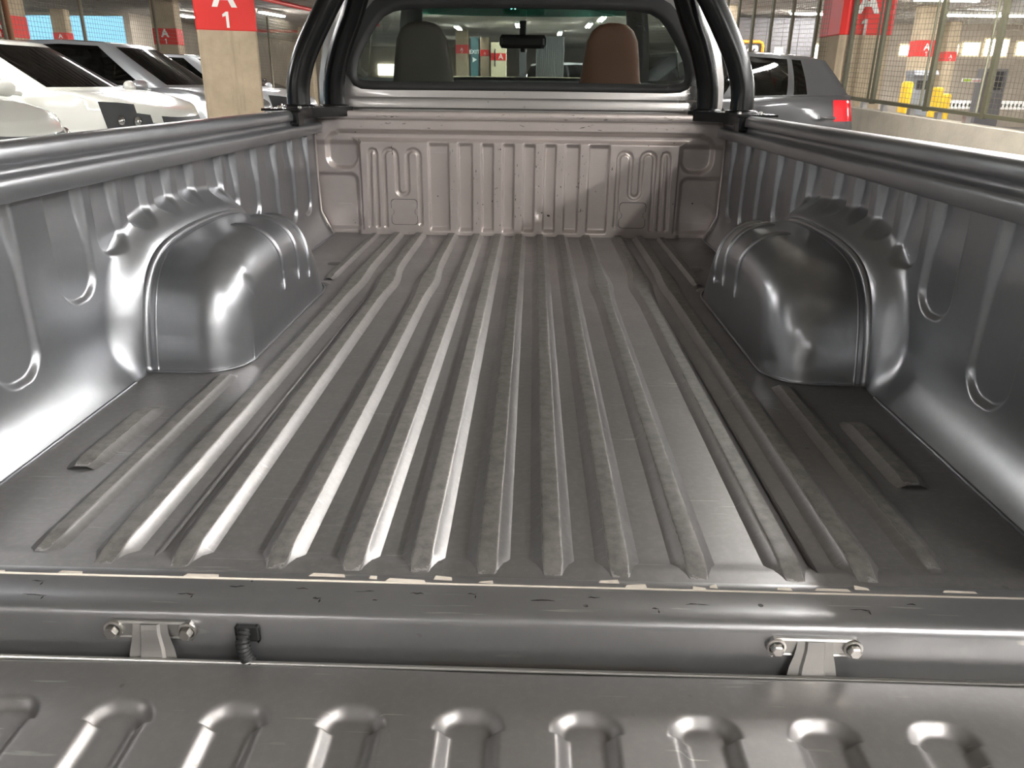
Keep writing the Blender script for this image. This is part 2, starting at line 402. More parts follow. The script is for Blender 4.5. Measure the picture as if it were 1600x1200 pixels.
for a, b in zip(posts[:-1], posts[1:]):
    if b < a: a, b = b, a
    mk('bottom_rail', bar(a + .02, fz(a) + .03, b - .02, fz(b) + .03, .018, .018), M_POST, fence, False)
    for q in (.25, .75):
        tt = a + (b - a) * q
        mk('foot_bracket', bar(tt - .025, fz(tt) - .03, tt + .025, fz(tt) - .03, .03, .04), M_STRAP, fence, False)
    mb = MB(); n = max(2, int((b - a) / .045)); r_ = .0022
    for i in range(n + 1):
        t = a + (b - a) * i / n
        mb.tube([fp(t, fz(t) + .03, 0), fp(t, FTOP, 0)], r_, 3, False)
    m_ = int((FTOP - min(fz(a), fz(b))) / .052)
    for i in range(1, m_):
        f_ = i / m_
        mb.tube([fp(a, fz(a) + (FTOP - fz(a)) * f_, .004), fp(b, fz(b) + (FTOP - fz(b)) * f_, .004)], r_, 3, False)
    o = mk('mesh_panel', mb, M_GALV, fence); o['kind'] = 'stuff'
# the pillar that interrupts that fence
p0 = at_plane(1332, 62, FA - FN * 0, FN)
w = .80
pr = thing('pillar', 'big concrete pillar with red A 1 band rising behind the grey hatchback', 'pillar', (0, 0, GZ))
tl = fpt(1326, 60)[0]
pc = FA + FD * (tl + .30) + FN * .30
pr.location = (pc.x, pc.y, GZ); pr.rotation_euler = (0, 0, R(3))
zb_sign = at_plane(1350, 63, pc, Vector((0, 1, 0))).z
mk('column', MB().rbox(-.31, .31, -.34, .34, 0, CZ - GZ - .002, .05), M_CON, pr, False)
mk('sign_band', MB().rbox(-.317, .317, -.347, .347, zb_sign - GZ, CZ - GZ - .1, .05), M_RED, pr, False)
letters('letter_a', 'A', .36, M_WHT, pr, (-.04, -.353, zb_sign - GZ + .39), (R(90), 0, 0), .014)
digit_one(.24, pr, (-.06, -.353, zb_sign - GZ + .125), (0, 0, 0))

# ================================================================== PICKUP TRUCK
TR = Vector((0, 1.1, GZ))
truck = thing('pickup_truck', 'silver grey pickup truck with open empty ribbed load bed and lowered tailgate', 'pickup truck', tuple(TR)); WORLD[truck.name] = TR

# ---- load floor
floor_parts = []
yy = np.array([0, .035, .045, .060, .07] + list(np.linspace(.12, 2.28, 40)) + [2.305])
zz = np.where(yy < .04, .004, np.where(yy < .05, .0035, np.where(yy < .065, -.001, -.001))); zz[-1] = .004
xx = np.linspace(-.742, .742, 60)
P = np.zeros((len(yy), len(xx), 3)); P[..., 0] = xx[None]; P[..., 1] = yy[:, None]; P[..., 2] = zz[:, None]
bedfloor = mk('bed_floor', MB().grid(P), M_FLOOR, truck, True)

def floor_rib(cx, y0, y1, hb=.0285, ht=.0130, h=.014, bump=0., shift=0., nose0=.062, nose1=.02, sgn=1):
    n = 46; ys = np.concatenate([y0 + nose0 * np.linspace(0, 1, 9)[:-1], np.linspace(y0 + nose0, y1 - nose1, n), y1 - nose1 + nose1 * np.linspace(0, 1, 5)[1:]])
    prof = [(-1, 0, 0), (-.98, .02, .05), (-.55, .80, .25), (-.50, .96, .6), (-.40, 1, 1), (-.15, 1, 1), (.15, 1, 1), (.40, 1, 1), (.50, .96, .6), (.55, .80, .25), (.98, .02, .05), (1, 0, 0)]
    rows = []; wear = []
    for y in ys:
        e0 = min(1, max(0, (y - y0) / nose0)); e1 = min(1, max(0, (y1 - y) / nose1))
        hh = h * (e0 * e0 * (3 - 2 * e0)) * (e1 * e1 * (3 - 2 * e1))
        g = math.exp(-((y - 1.52) / .13) ** 2) * bump
        s_ = shift * float(sstep(1.42, 1.68, np.array(y)))
        wdt = hb * (.80 + .20 * min(1, e0 * 2.0) ** .5) * (.85 + .15 * e1 ** .5)
        rw = []
        for (a, b, c) in prof:
            aa = a
            xl = cx + (s_ + aa * (wdt + g) if abs(a) > .6 else s_ + aa / .5 * ht * (wdt / hb) + aa / .5 * g * .9)
            rw.append((xl, y, -.0012 + b * hh + (.0052 * b * (1 - e0)))); wear.append(c * min(1, .45 + e0) )
        rows.append(rw)
    o = mk('floor_rib', MB().grid(rows), M_FLOOR, bedfloor, True, wear); 
    o.parent = bedfloor; o.matrix_parent_inverse = Matrix.Identity(4)
    return o
for c in (.005, .087, -.078, .170, -.162): floor_rib(c, .012, 2.30)
for c, s in ((.266, 1), (-.258, -1)): floor_rib(c, .012, 2.30, bump=.010, shift=.004 * s)
for c, s in ((.384, 1), (-.378, -1)): floor_rib(c, .012, 2.30, bump=.010, shift=.012 * s)
for c, s in ((.474, 1), (-.474, -1)): floor_rib(c, .014, 2.30, bump=.006, shift=.006 * s)
for s in (1, -1):
    floor_rib(.568 * s, .045, .70, .024, .010, .009)
    floor_rib(.568 * s, 1.53, 2.30, .020, .009, .010, nose0=.06)
    floor_rib(.643 * s, .275, .525, .029, .014, .010, nose0=.04, nose1=.04)
    sm = mk('floor_seam', MB().tube([(.417 * s, .008, .001), (.415 * s, .6, .0), (.409 * s, 1.3, 0), (.409 * s, 2.29, 0)], .0032, 6), M_FLOOR, truck); sm.parent = bedfloor; sm.matrix_parent_inverse = Matrix.Identity(4)
    for (a, b) in ((.60, 1.76), (.575, 1.47)):
        d_ = mk('floor_dimple', MB().lathe([(.028, -.001), (.022, .004), (.010, .006), (.0001, .006)], 'z', (a * s, b, 0), 16), M_FLOOR, truck); d_.parent = bedfloor; d_.matrix_parent_inverse = Matrix.Identity(4)

# ---- rear sill
prof = [(.014, -.004), (.013, .0045), (0, .0055), (-.002, .004), (-.040, .004), (-.052, .0035), (-.058, .0015), (-.0615, -.0025), (-.063, -.009), (-.0635, -.03), (-.0635, -.085), (-.058, -.095), (-.02, -.095)]
xx = np.linspace(-.80, .80, 90)
P = np.array([[(x, a, b) for x in xx] for a, b in prof])
sill = mk('rear_sill', MB().grid(P), M_SILL, truck, True, angle=55)
random.seed(4)
mb = MB(); x = -.60
while x < .58:
    l = random.uniform(.008, .05); dy = random.uniform(-.004, .006)
    if random.random() < .72: mb.add([(x, dy, .0058), (x + l, dy - .001, .0058), (x + l * .95, dy + random.uniform(.003, .008), .0060), (x + l * .1, dy + random.uniform(.003, .009), .0060)], [(0, 1, 2, 3)])
    x += l + random.uniform(.0, .03)
o = mk('chipped_seam_sealer', mb, M_CHIP, sill, False); o.parent = sill; o.matrix_parent_inverse = Matrix.Identity(4); o['kind'] = 'stuff'
o = mk('weld_edge', MB().tube([(-.66, -.003, .0047), (.70, -.003, .0047)], .0014, 5), M_CHIP, sill); o.parent = sill; o.matrix_parent_inverse = Matrix.Identity(4)

# ---- tailgate lying open
GT = -.055
TX, TY = np.linspace(-.725, .725, 520), np.concatenate([np.linspace(-.078, -.30, 120), np.linspace(-.305, -.56, 30)])
gx, gy = np.meshgrid(TX, TY)
D = np.zeros_like(gx)
cs = [-.003 + .1225 * k for k in range(-6, 7)]
for c in cs:
    cc = c - (gy + .14) * .0 
    dx = np.abs(gx - cc); 
    r_ = .030; yc = -.168
    dist = np.where(gy > yc, np.hypot(np.maximum(dx - .006, 0), (gy - yc)) , np.where(gy < -.50, np.hypot(dx, gy + .50), dx))
    D = np.maximum(D, 1 - sstep(.017, .033, dist))
zz = GT - .0115 * D
edge = np.exp(-((gy + .078) / .004) ** 2); zz = zz - .004 * edge
zz += .0012 * np.sin(gx * 9 + 1) * np.sin(gy * 23)
P = np.stack([gx, gy, zz], -1)
gate = mk('tailgate', MB().grid(P), M_GATE, truck, True)
mb = MB().add([(-.725, -.078, GT - .004), (.725, -.078, GT - .004), (.725, -.078, GT - .045), (-.725, -.078, GT - .045), (-.725, -.56, GT), (.725, -.56, GT), (.725, -.56, GT - .045), (-.725, -.56, GT - .045)],
              [(0, 1, 2, 3), (7, 6, 5, 4), (3, 2, 6, 7), (0, 3, 7, 4), (1, 5, 6, 2)])
o = mk('tailgate_shell', mb, M_CAB, gate, False); o.parent = gate; o.matrix_parent_inverse = Matrix.Identity(4)
o = mk('hem_edge', MB().tube([(-.72, -.0785, GT - .001), (.72, -.0785, GT - .001)], .003, 6), M_STRAP, gate); o.parent = gate; o.matrix_parent_inverse = Matrix.Identity(4)

# ---- hinge straps, bolts, cable
def sub(o, p):
    o.parent = p; o.matrix_parent_inverse = Matrix.Identity(4); return o
for cx in (-.376, .381):
    plate = MB().rbox(cx - .050, cx + .050, -.0665, -.0635, -.034, -.010, .004)
    rows = []
    for (y_, z_, hw) in ((-.0665, -.014, .020), (-.069, -.024, .021), (-.0695, -.035, .023), (-.0705, -.046, .026), (-.073, -.058, .028), (-.080, -.068, .029), (-.10, -.075, .029)):
        rows.append([(cx - hw, y_, z_), (cx - hw * .55, y_, z_), (cx - hw * .45, y_ - .003, z_ + .001), (cx + hw * .45, y_ - .003, z_ + .001), (cx + hw * .55, y_, z_), (cx + hw, y_, z_)])
    st = mk('hinge_strap', plate, M_STRAP, truck, False)
    sub(mk('strap_tongue', MB().grid(rows), M_STRAP, None, True, angle=40), st)
    for bx in (cx - .043, cx + .043):
        m_ = MB().lathe([(.011, -.0665), (.011, -.0690), (.0085, -.0695)], 'y', (bx, 0, -.022), 20)
        m_.lathe([(.0075, -.0690), (.0075, -.0760), (.006, -.0772), (.0001, -.0772)], 'y', (bx, 0, -.022), 6)
        sub(mk('bolt', m_, M_BOLT, None, False), st)
    # the little stop plate the tongue drops onto
    sub(mk('hinge_plate', MB().rbox(cx - .055, cx + .055, -.079, -.066, -.076, -.071, .002), M_STRAP, None, False), st)
gr = mk('cable_grommet', MB().rbox(-.279, -.250, -.067, -.0634, -.036, -.013, .003), M_RUB, truck, False)
pts = [(-.268, -.064, -.022), (-.268, -.074, -.028), (-.267, -.075, -.045), (-.262, -.074, -.06), (-.255, -.072, -.075), (-.25, -.07, -.09)]
pp = spline([Vector(p) for p in pts], 14)
sub(mk('corrugated_cable', MB().tube(pp, [.0058 + .0026 * ((i // 2) % 2) for i in range(len(pp))], 10), M_RUB, None), gr)

# ---- side panels: recesses, blister over the arch, big fillet at the floor
US = [(.335, .445, .098), (.548, .653, .182), (.695, .776, .245), (.818, .902, .275), (.945, 1.022, .285), (1.07, 1.150, .285), (1.24, 1.337, .27), (1.375, 1.447, .225), (1.53, 1.620, .180), (1.71, 1.805, .105), (1.895, 1.994, .105), (2.08, 2.185, .105), (.10, .23, .098), (-.03, .04, .098)]
# arch outline on the wall (y,z)
AO = np.array([(.700, 0), (.712, .06), (.728, .12), (.752, .172), (.790, .210), (.850, .234), (.95, .247), (1.08, .252), (1.20, .249), (1.29, .238), (1.36, .213), (1.42, .17), (1.475, .11), (1.515, .05), (1.54, 0)])
def arc_resample(A, n):
    A = np.array(spline([Vector((a[0], a[1], 0)) for a in A], 8))[:, :2]
    s = np.concatenate([[0], np.cumsum(np.hypot(*np.diff(A, axis=0).T))]); t = np.linspace(0, s[-1], n)
    return np.stack([np.interp(t, s, A[:, 0]), np.interp(t, s, A[:, 1])], 1)
AOR = arc_resample(AO, 420)
def archdist(y, z):
    """signed distance outside the arch outline (positive outside)"""
    shp = y.shape; yf, zf = y.ravel(), z.ravel()
    d = np.full(yf.shape, 9.)
    for a, b in AOR: d = np.minimum(d, np.hypot(yf - a, zf - b))
    top = np.interp(yf, AOR[:, 0], AOR[:, 1], left=-1, right=-1)
    ins = (zf < top) & (yf > .70) & (yf < 1.54)
    return np.where(ins, -d, d).reshape(shp)
def xwall(z): return .784 - .050 * np.clip(1 - z / .115, 0, 1) ** 2.1
def side_x(y, z):
    x = xwall(z)
    rec = np.zeros_like(y)
    for a, b, zb in US:
        c, hw = (a + b) / 2, (b - a) / 2; rr = hw * .85
        dy = np.abs(y - c)
        qx, qz = dy - (hw - rr), (zb + rr) - z
        sd = np.where((qz > 0), np.hypot(np.maximum(qx, 0), qz) - rr, dy - hw)
        rec = np.maximum(rec, 1 - sstep(-.004, .009, sd))
    deep = sstep(.27, .36, z)
    ad = archdist(y, z)
    near = np.where(y < .86, 1., 0.)
    reach = .070
    bl = 1 - sstep(.0, reach, ad)
    bl = np.where(ad < 0, 1., bl)
    x = x + rec * (.0105 + .007 * deep) * (1 - np.minimum(1, bl * 1.25) * .85)
    x = x * (1 - bl) + bl * np.minimum(x, .736)
    return x
ysn = np.concatenate([np.linspace(-.06, 1.7, 640), np.linspace(1.703, 2.30, 170)]); zsn = np.concatenate([np.linspace(0, .12, 60)[:-1], np.linspace(.12, .392, 110)])
gy, gz = np.meshgrid(ysn, zsn); gx0 = side_x(gy, gz)
RAIL = [(.786, .385), (.772, .388), (.758, .386), (.7515, .388), (.7495, .394), (.7495, .412), (.7505, .4185), (.754, .4225), (.757, .4215), (.760, .4235), (.766, .4255), (.7685, .430), (.7690, .4375), (.766, .4405), (.760, .4415), (.7575, .4445), (.757, .452), (.7580, .4625), (.7615, .4695), (.768, .4735), (.785, .4755), (.800, .4745), (.808, .470), (.812, .460), (.813, .44)]
OUT = [(.813, .44), (.845, .42), (.862, .36), (.872, .25), (.876, .12), (.875, .02), (.866, -.06), (.868, -.12), (.862, -.22), (.845, -.30)]
for s in (-1, 1):
    P = np.stack([gx0 * s, gy, gz], -1)
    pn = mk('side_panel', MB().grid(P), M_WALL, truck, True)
    ys2 = np.linspace(-.065, 2.335, 14)
    P = np.array([[(a * s, y, b) for y in ys2] for a, b in RAIL])
    rl = mk('bed_rail', MB().grid(P), M_WALL, truck, True, angle=50)
    P = np.array([[(a * s, y, b) for y in np.linspace(-.065, 2.335, 30)] for a, b in OUT])
    mk('outer_skin', MB().grid(P), M_CAB, truck, True)
    # edge seam where the wall meets the floor
    pts = [((xwall(0.) * s) * .999, y, .001) for y in (-.03, .3, .64)]
    sub(mk('wall_seam', MB().tube(pts, .003, 6), M_WALL, None), pn)
    pts = [((xwall(0.) * s) * .999, y, .001) for y in (1.57, 1.9, 2.27)]
    sub(mk('wall_seam', MB().tube(pts, .003, 6), M_WALL, None), pn)
    # wheel arch
    NT, t_ = 140, None
    A = arc_resample(AO, NT); cen = np.array([1.10, 0.])
    nrm = np.stack([-(np.gradient(A[:, 1])), np.gradient(A[:, 0])], 1); nrm /= np.hypot(*nrm.T)[:, None]   # outward-left normal
    nrm = np.where(((A - cen) * nrm).sum(1)[:, None] > 0, nrm, -nrm)
    fracs = np.linspace(0, 1, NT)
    far = sstep(.50, .95, fracs)
    rows = []
    xs0, Rr = .737, .088
    xin = .545
    st_ = list(np.linspace(0, 1, 10)[:-1]) 
    rings = [(xs0 - (xs0 - xin - Rr) * q, 0.) for q in st_] + [(xin + Rr - Rr * math.sin(a), 1 - math.cos(a)) for a in np.linspace(0, math.pi / 2, 14)]
    for (xr, q) in rings:
        tt = (xs0 - xr) / (xs0 - xin)
        rad = Rr * (1 + .75 * far)
        inset = q * rad + tt * (.004 + .030 * far)
        # shallow pressed bands over the far shoulder
        band = np.zeros(NT)
        for c in (.70, .765, .83): band += np.exp(-((fracs - c) / .014) ** 2)
        amp = .009 * sstep(.30, .5, np.array(tt)) * (1 - sstep(.93, 1.0, np.array(tt)))
        off = inset + band * amp
        pt = A - nrm * off[:, None]
        # keep foot on the floor
        k0, k1 = sstep(0, .10, fracs), sstep(0, .10, 1 - fracs)
        zf = np.where(fracs < .1, pt[:, 1] * 1, pt[:, 1])
        zf = np.maximum(zf, .0) * np.minimum(1, np.minimum(fracs, 1 - fracs) / .02)
        rows.append(np.stack([np.full(NT, xr) * s, pt[:, 0], zf], 1))
    last = rows[-1]
    for q in (.15, .4, .7, 1.):
        c_ = last.copy(); c_[:, 2] = last[:, 2] * (1 - q); c_[:, 0] = last[:, 0]
        rows.append(c_)
    W_ = np.array(rows)
    # dents
    rng = random.Random(7 + s)
    for k in range(9):
        i0, j0 = rng.randint(8, 20), int(NT * rng.uniform(.03, .34)); am = rng.uniform(.0015, .0045) * rng.choice((1, 1, -1)); sg = rng.uniform(1.0, 2.2)
        ii, jj = np.meshgrid(range(W_.shape[0]), range(NT), indexing='ij')
        g = np.exp(-(((ii - i0) / sg) ** 2 + ((jj - j0) / (sg * 1.6)) ** 2))
        W_[..., 0] += s * am * g; W_[..., 1] += am * g
    ar = mk('wheel_arch', MB().grid(W_), M_WALL, truck, True)
    for c in (.44, .55, .655):
        j_ = int(c * NT); pts = [tuple(W_[i, j_]) for i in range(7, len(rings) + 2)]
        sub(mk('arch_bead', MB().tube(pts, [.002] + [.0075] * (len(pts) - 2) + [.003], 8), M_WALL, None), ar)
    # flange bead following the arch on the wall
    pts = [((.736) * s, a, max(b, .002)) for a, b in arc_resample(AO + np.array([-.006, .006]) * 0, 70)]
    sub(mk('arch_flange', MB().tube(pts, .0095, 8), M_WALL, None), ar)
    pts = [((.716) * s, a * 1.0 + (.002 if a < 1.1 else -.004), max(b - .003, .002)) for a, b in arc_resample(AO, 70)]
    sub(mk('arch_seam', MB().tube(pts, .004, 6), M_WALL, None), ar)
    foot = [(xr_[0], xr_[1], .002) for xr_ in ([tuple(W_[i, 2]) for i in range(0, len(rings))])] + [tuple((W_[-1, j, 0], W_[-1, j, 1], .002)) for j in range(2, NT - 2, 4)] + [(W_[i, NT - 3, 0], W_[i, NT - 3, 1], .002) for i in range(len(rings) - 1, -1, -1)]
    sub(mk('arch_sealer', MB().tube(foot, .0035, 5), M_WALL, None), ar)
    # rear corner post by the tailgate
    mk('corner_post', MB().rbox(min(.752 * s, .86 * s), max(.752 * s, .86 * s), -.075, -.055, -.10, .44, .006), M_WALL, truck, False)
    stp = mk('tailgate_stop', MB().rbox(min(.690 * s, .745 * s), max(.690 * s, .745 * s), -.078, -.0636, -.075, -.045, .004), M_STRAP, truck, False)
    mk('latch_striker', MB().lathe([(.008, -.0636), (.012, -.070), (.012, -.074), (.0001, -.074)], 'y', (.700 * s, 0, -.03), 14), M_DARK, truck)

# ---- headboard
hx = np.linspace(-.784, .784, 760); hz = np.concatenate([np.linspace(0, .05, 26)[:-1], np.linspace(.05, .33, 90)[:-1], np.linspace(.33, .43, 60)])
gx, gz = np.meshgrid(hx, hz); ax = np.abs(gx)
def box_sd(u, v, u0, u1, v0, v1, r_):
    qx = np.abs(u - (u0 + u1) / 2) - (u1 - u0) / 2 + r_; qy = np.abs(v - (v0 + v1) / 2) - (v1 - v0) / 2 + r_
    return np.hypot(np.maximum(qx, 0), np.maximum(qy, 0)) + np.minimum(np.maximum(qx, qy), 0) - r_
H = np.zeros_like(gx)                         # towards the tailgate
win = sstep(.012, .034, gz) * (1 - sstep(.338, .362, gz))
rid = np.zeros_like(gx)
for c in (0, .080, -.080, .161, -.161, .252, -.252): rid = np.maximum(rid, 1 - sstep(.0145, .0235, np.abs(gx - c)))
rid = np.maximum(rid, 1 - sstep(.0, .009, box_sd(ax, gz, .352, .61, -.1, .6, .0)))
H += .013 * rid * win
H += .013 * (1 - win)                          # land above and below the ribs
def seg_d(u, v, pts):
    d = np.full(u.shape, 9.)
    for (a, b), (c, e) in zip(pts[:-1], pts[1:]):
        L2 = (c - a) ** 2 + (e - b) ** 2; t = np.clip(((u - a) * (c - a) + (v - b) * (e - b)) / L2, 0, 1)
        d = np.minimum(d, np.hypot(u - a - t * (c - a), v - b - t * (e - b)))
    return d
def arcp(cx, cz, r_, a0, a1, n=9): return [(cx + r_ * math.cos(R(a0 + (a1 - a0) * k / n)), cz + r_ * math.sin(R(a0 + (a1 - a0) * k / n))) for k in range(n + 1)]
serp = [(.384, .045)] + arcp(.408, .302, .024, 180, 0) + arcp(.452, .178, .020, 180, 360) + arcp(.497, .302, .025, 180, 0) + [(.523, .035)]
loop = [(.556, .035), (.552, .31), (.556, .322), (.564, .325), (.572, .322), (.576, .31), (.585, .035)]
gro = np.minimum(seg_d(ax, gz, serp), seg_d(ax, gz, loop))
H -= .0085 * (1 - sstep(.003, .0105, gro))
pk = np.minimum(box_sd(ax, gz, .625, .742, .255, .385, .045), box_sd(ax, gz, -.1, .70, .362, .392, .012))
H -= .016 * (1 - sstep(-.010, .010, pk))
# lower corner facet
low = box_sd(ax, gz, .630, .80, -.10, .235, .03)
H -= .012 * (1 - sstep(-.012, .008, low)) 
H += .020 * sstep(.735, .784, ax) ** 2 * 0
dent = .006 * np.exp(-(((gx - .083) / .014) ** 2 + ((gz - .092) / .02) ** 2)) + .003 * np.exp(-(((gx + .16) / .02) ** 2 + ((gz - .10) / .03) ** 2))
H -= dent
P = np.stack([gx, 2.300 + .0065 - H, gz], -1)
lim = np.where(gz < .095, .735 + .049 * (gz / .095), .784)          # chamfered bottom corners
P[..., 0] = np.sign(gx) * np.minimum(ax, lim)
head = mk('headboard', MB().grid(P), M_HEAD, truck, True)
prof = [(2.298, .430), (2.296, .424), (2.2935, .430), (2.2935, .4325), (2.300, .434), (2.300, .436), (2.293, .4375), (2.2915, .440), (2.2915, .461), (2.294, .4655), (2.300, .467), (2.345, .466), (2.35, .44), (2.35, .0)]
P = np.array([[(x, a, b) for x in np.linspace(-.80, .80, 60)] for a, b in prof])
cap = sub(mk('header_rail', MB().grid(P), M_HEAD, None, True, angle=45), head)
for s in (-1, 1):
    pts = [(.734 * s, 2.290, .003), (.760 * s, 2.29, .05), (.780 * s, 2.290, .092), (.782 * s, 2.290, .25), (.782 * s, 2.29, .42)]
    sub(mk('corner_seam', MB().tube(pts, .005, 6), M_HEAD, None), head)
    # access plate with notched sides
    c0, c1, z0, z1, r_, nn = .398, .500, .042, .139, .014, .015
    pl = arcp(c1 - r_, z0 + r_, r_, -90, 0, 4) + arcp(c1 + .004, (z0 + z1) / 2, nn, 250, 110, 6) + arcp(c1 - r_, z1 - r_, r_, 0, 90, 4) + arcp(c0 + r_, z1 - r_, r_, 90, 180, 4) + arcp(c0 - .004, (z0 + z1) / 2, nn, 70, -70, 6) + arcp(c0 + r_, z0 + r_, r_, 180, 270, 4)
    pl = [(u * s, v) for u, v in pl]
    mx, mz = sum(p[0] for p in pl) / len(pl), sum(p[1] for p in pl) / len(pl)
    big = [(mx + (u - mx) * 1.035, mz + (v - mz) * 1.035) for u, v in pl]
    gpk = sub(mk('access_plate_gap', MB().prism(big, 'y', 2.2932, 2.297), M_RUB, None, False), head)
    sub(mk('access_plate', MB().prism(pl, 'y', 2.2918, 2.296), M_HEAD, None, False), head)

# ---- black roll bar
M_PLATE = M_BLACK
rb = None
for s in (-1, 1):
    pts = [(-.795 * -s, 2.16, .474), (.795 * s, 2.165, .54), (.783 * s, 2.17, .60), (.752 * s, 2.18, .68), (.665 * s, 2.200, .835), (.622 * s, 2.215, .895), (.565 * s, 2.225, .930), (.48 * s, 2.23, .942), (.35 * s, 2.23, .943), (.0, 2.23, .943)]
    pts[0] = (.795 * s, 2.16, .474)
    t_ = mk('roll_bar_hoop', MB().tube(pts, .041, 20, smooth=5), M_BLACK, truck)
    pts = [(.704 * s, 2.315, .474), (.703 * s, 2.315, .53), (.692 * s, 2.312, .60), (.657 * s, 2.302, .70), (.607 * s, 2.285, .80), (.56 * s, 2.25, .90)]
    sub(mk('brace_tube', MB().tube(pts, .040, 16, smooth=5), M_BLACK, None), t_)
    pl = [(.875, 1.98), (.875, 2.33), (.640, 2.345), (.640, 2.315), (.745, 2.13), (.745, 1.98)]
    pl = [(u * s, v) for u, v in pl]
    sub(mk('base_plate', MB().prism(pl, 'z', .472, .480), M_BLACK, None, False), t_)
    sk = [(.747, 1.98), (.741, 1.98), (.741, 2.135), (.636, 2.318), (.640, 2.322), (.747, 2.137)]
    sub(mk('plate_skirt', MB().prism([(u * s, v) for u, v in sk], 'z', .446, .473), M_BLACK, None, False), t_)
    sub(mk('rail_clamp', MB().rbox(min(.740 * s, .800 * s), max(.740 * s, .800 * s), 1.945, 2.02, .425, .475, .006), M_BLACK, None, False), t_)
    sub(mk('tube_collar', MB().lathe([(.056, .480), (.056, .486), (.046, .490)], 'z', (.795 * s, 2.16, 0), 20), M_BLACK, None), t_)
    sub(mk('tube_collar', MB().lathe([(.054, .480), (.054, .485), (.044, .488)], 'z', (.704 * s, 2.315, 0), 20), M_BLACK, None), t_)
    for (bx, by) in ((.84, 2.07), (.765, 2.06), (.84, 2.26), (.765, 2.225)):
        sub(mk('bolt', MB().lathe([(.007, .480), (.007, .486), (.0001, .488)], 'z', (bx * s, by, 0), 6), M_BOLT, None, False), t_)

# ---- cab: back panel with the window opening
def wout(n=64, grow=0.):
    """window outline (x,z), counter-clockwise from bottom centre"""
    half = [(0, .548), (.30, .547), (.56, .546), (.61, .549), (.636, .560), (.649, .582), (.650, .61), (.640, .655), (.618, .70), (.590, .745), (.562, .785), (.530, .818), (.485, .840), (.42, .850), (.25, .854), (0, .855)]
    half = np.array(half); cx, cz = 0, .70
    nrm = np.gradient(half, axis=0); nrm = np.stack([nrm[:, 1], -nrm[:, 0]], 1); nrm /= np.hypot(*nrm.T)[:, None]
    half = half + nrm * grow
    half[0, 0] = half[-1, 0] = 0
    full = list(map(tuple, half)) + [(-a, b) for a, b in half[::-1][1:-1]]
    return full
def ycab(x, z): 
    a = max(0, abs(x) - .645); return 2.372 + 3.2 * a * a + .10 * max(0, z - .52) + (-.004 if .485 < z < .512 else 0)
inner = wout(); n = len(inner)
def outer_pt(x, z):
    # push to the cab outline
    top, bot, hw = 1.06, .38, .79
    dx, dz = x, z - .70
    k = min((hw - max(0, z - .60) * .30) / max(abs(dx), 1e-6), ((top - .70) if dz > 0 else (.70 - bot)) / max(abs(dz), 1e-6))
    return (dx * k, .70 + dz * k)
rows = []
for q in (0, .06, .15, .3, .5, .75, 1.):
    row = []
    for (x, z) in inner:
        ox, oz = outer_pt(x, z); X_, Z_ = x + (ox - x) * q, z + (oz - z) * q
        row.append((X_, ycab(X_, Z_), Z_))
    rows.append(row)
cabback = mk('cab_back_panel', MB().grid(rows, True), M_CAB, truck, True)
P = np.array([[(x, 2.3705 + a + 3.2 * max(0, abs(x) - .645) ** 2, b) for x in np.linspace(-.70, .70, 40)] for a, b in ((.0, .516), (-.006, .512), (-.009, .506), (-.009, .478), (.0, .472))])
sub(mk('cab_back_step', MB().grid(P), M_CAB, None, True, angle=50), cabback)
a_, b_ = [p if p[1] < .6 else q_ for p, q_ in zip(wout(grow=.006), wout(grow=.040))], wout(grow=-.026)
seal = mk('window_seal', MB().grid([[(x, ycab(x, z) - .002, z) for x, z in a_], [(x, ycab(x, z) - .010, z) for x, z in wout(grow=0)], [(x, ycab(x, z) - .008, z) for x, z in wout(grow=-.014)], [(x, ycab(x, z) + .004, z) for x, z in b_]], True), M_RUB, truck, True)
mb = MB(); c_ = [(x, ycab(x, z) + .002, z) for x, z in wout(grow=-.022)]; mb.add(c_, [tuple(range(len(c_)))])
mk('rear_window', mb, M_RWIN, truck, False)

# cab shell, roof, doors, bonnet from stacked plan outlines (nose towards +y)
def ring(uf, ur, wf, wm, wr, cf, cr, zfun, nf=16, ns=28, nr=16, pw=2.6):
    pts = []
    for k in range(nf): 
        f = -1 + 2 * k / nf; x = uf - cf * abs(f) ** pw; pts.append((x, f * wf, None))
    def w_(t): return wf + (wm - wf) * float(sstep(0, .38, np.array(t))) if t < .5 else wm + (wr - wm) * float(sstep(.62, 1., np.array(t)))
    for k in range(ns):
        t = k / ns; x = (uf - cf) + (ur + cr - uf + cf) * t; pts.append((x, w_(t), None))
    for k in range(nr):
        f = 1 - 2 * k / nr; x = ur + cr * abs(f) ** pw; pts.append((x, f * wr, None))
    for k in range(ns):
        t = 1 - k / ns; x = (uf - cf) + (ur + cr - uf + cf) * t; pts.append((x, -w_(t), None))
    return np.array([(x, y, zfun(x, y)) for x, y, _ in pts])
NF, NS, NR = 16, 28, 16
NTOT = NF + 2 * NS + NR
def seg_of(i):
    i %= NTOT
    if i < NF: return 'front', i
    if i < NF + NS: return 'left', i - NF
    if i < NF + NS + NR: return 'rear', i - NF - NS
    return 'right', NS - 1 - (i - NF - NS - NR)
def blend(a, b, ts, bulge=0., bz=0.):
    out = []
    c = a.mean(0)
    for t in ts:
        p = a * (1 - t) + b * t
        k = 4 * t * (1 - t)
        d = p[:, :2] - c[:2]; d = d / np.maximum(np.hypot(*d.T), .01)[:, None]
        p = p.copy(); p[:, 0] += 0; p[:, 1] += d[:, 1] * bulge * k; p[:, 2] += bz * k
        out.append(p)
    return out
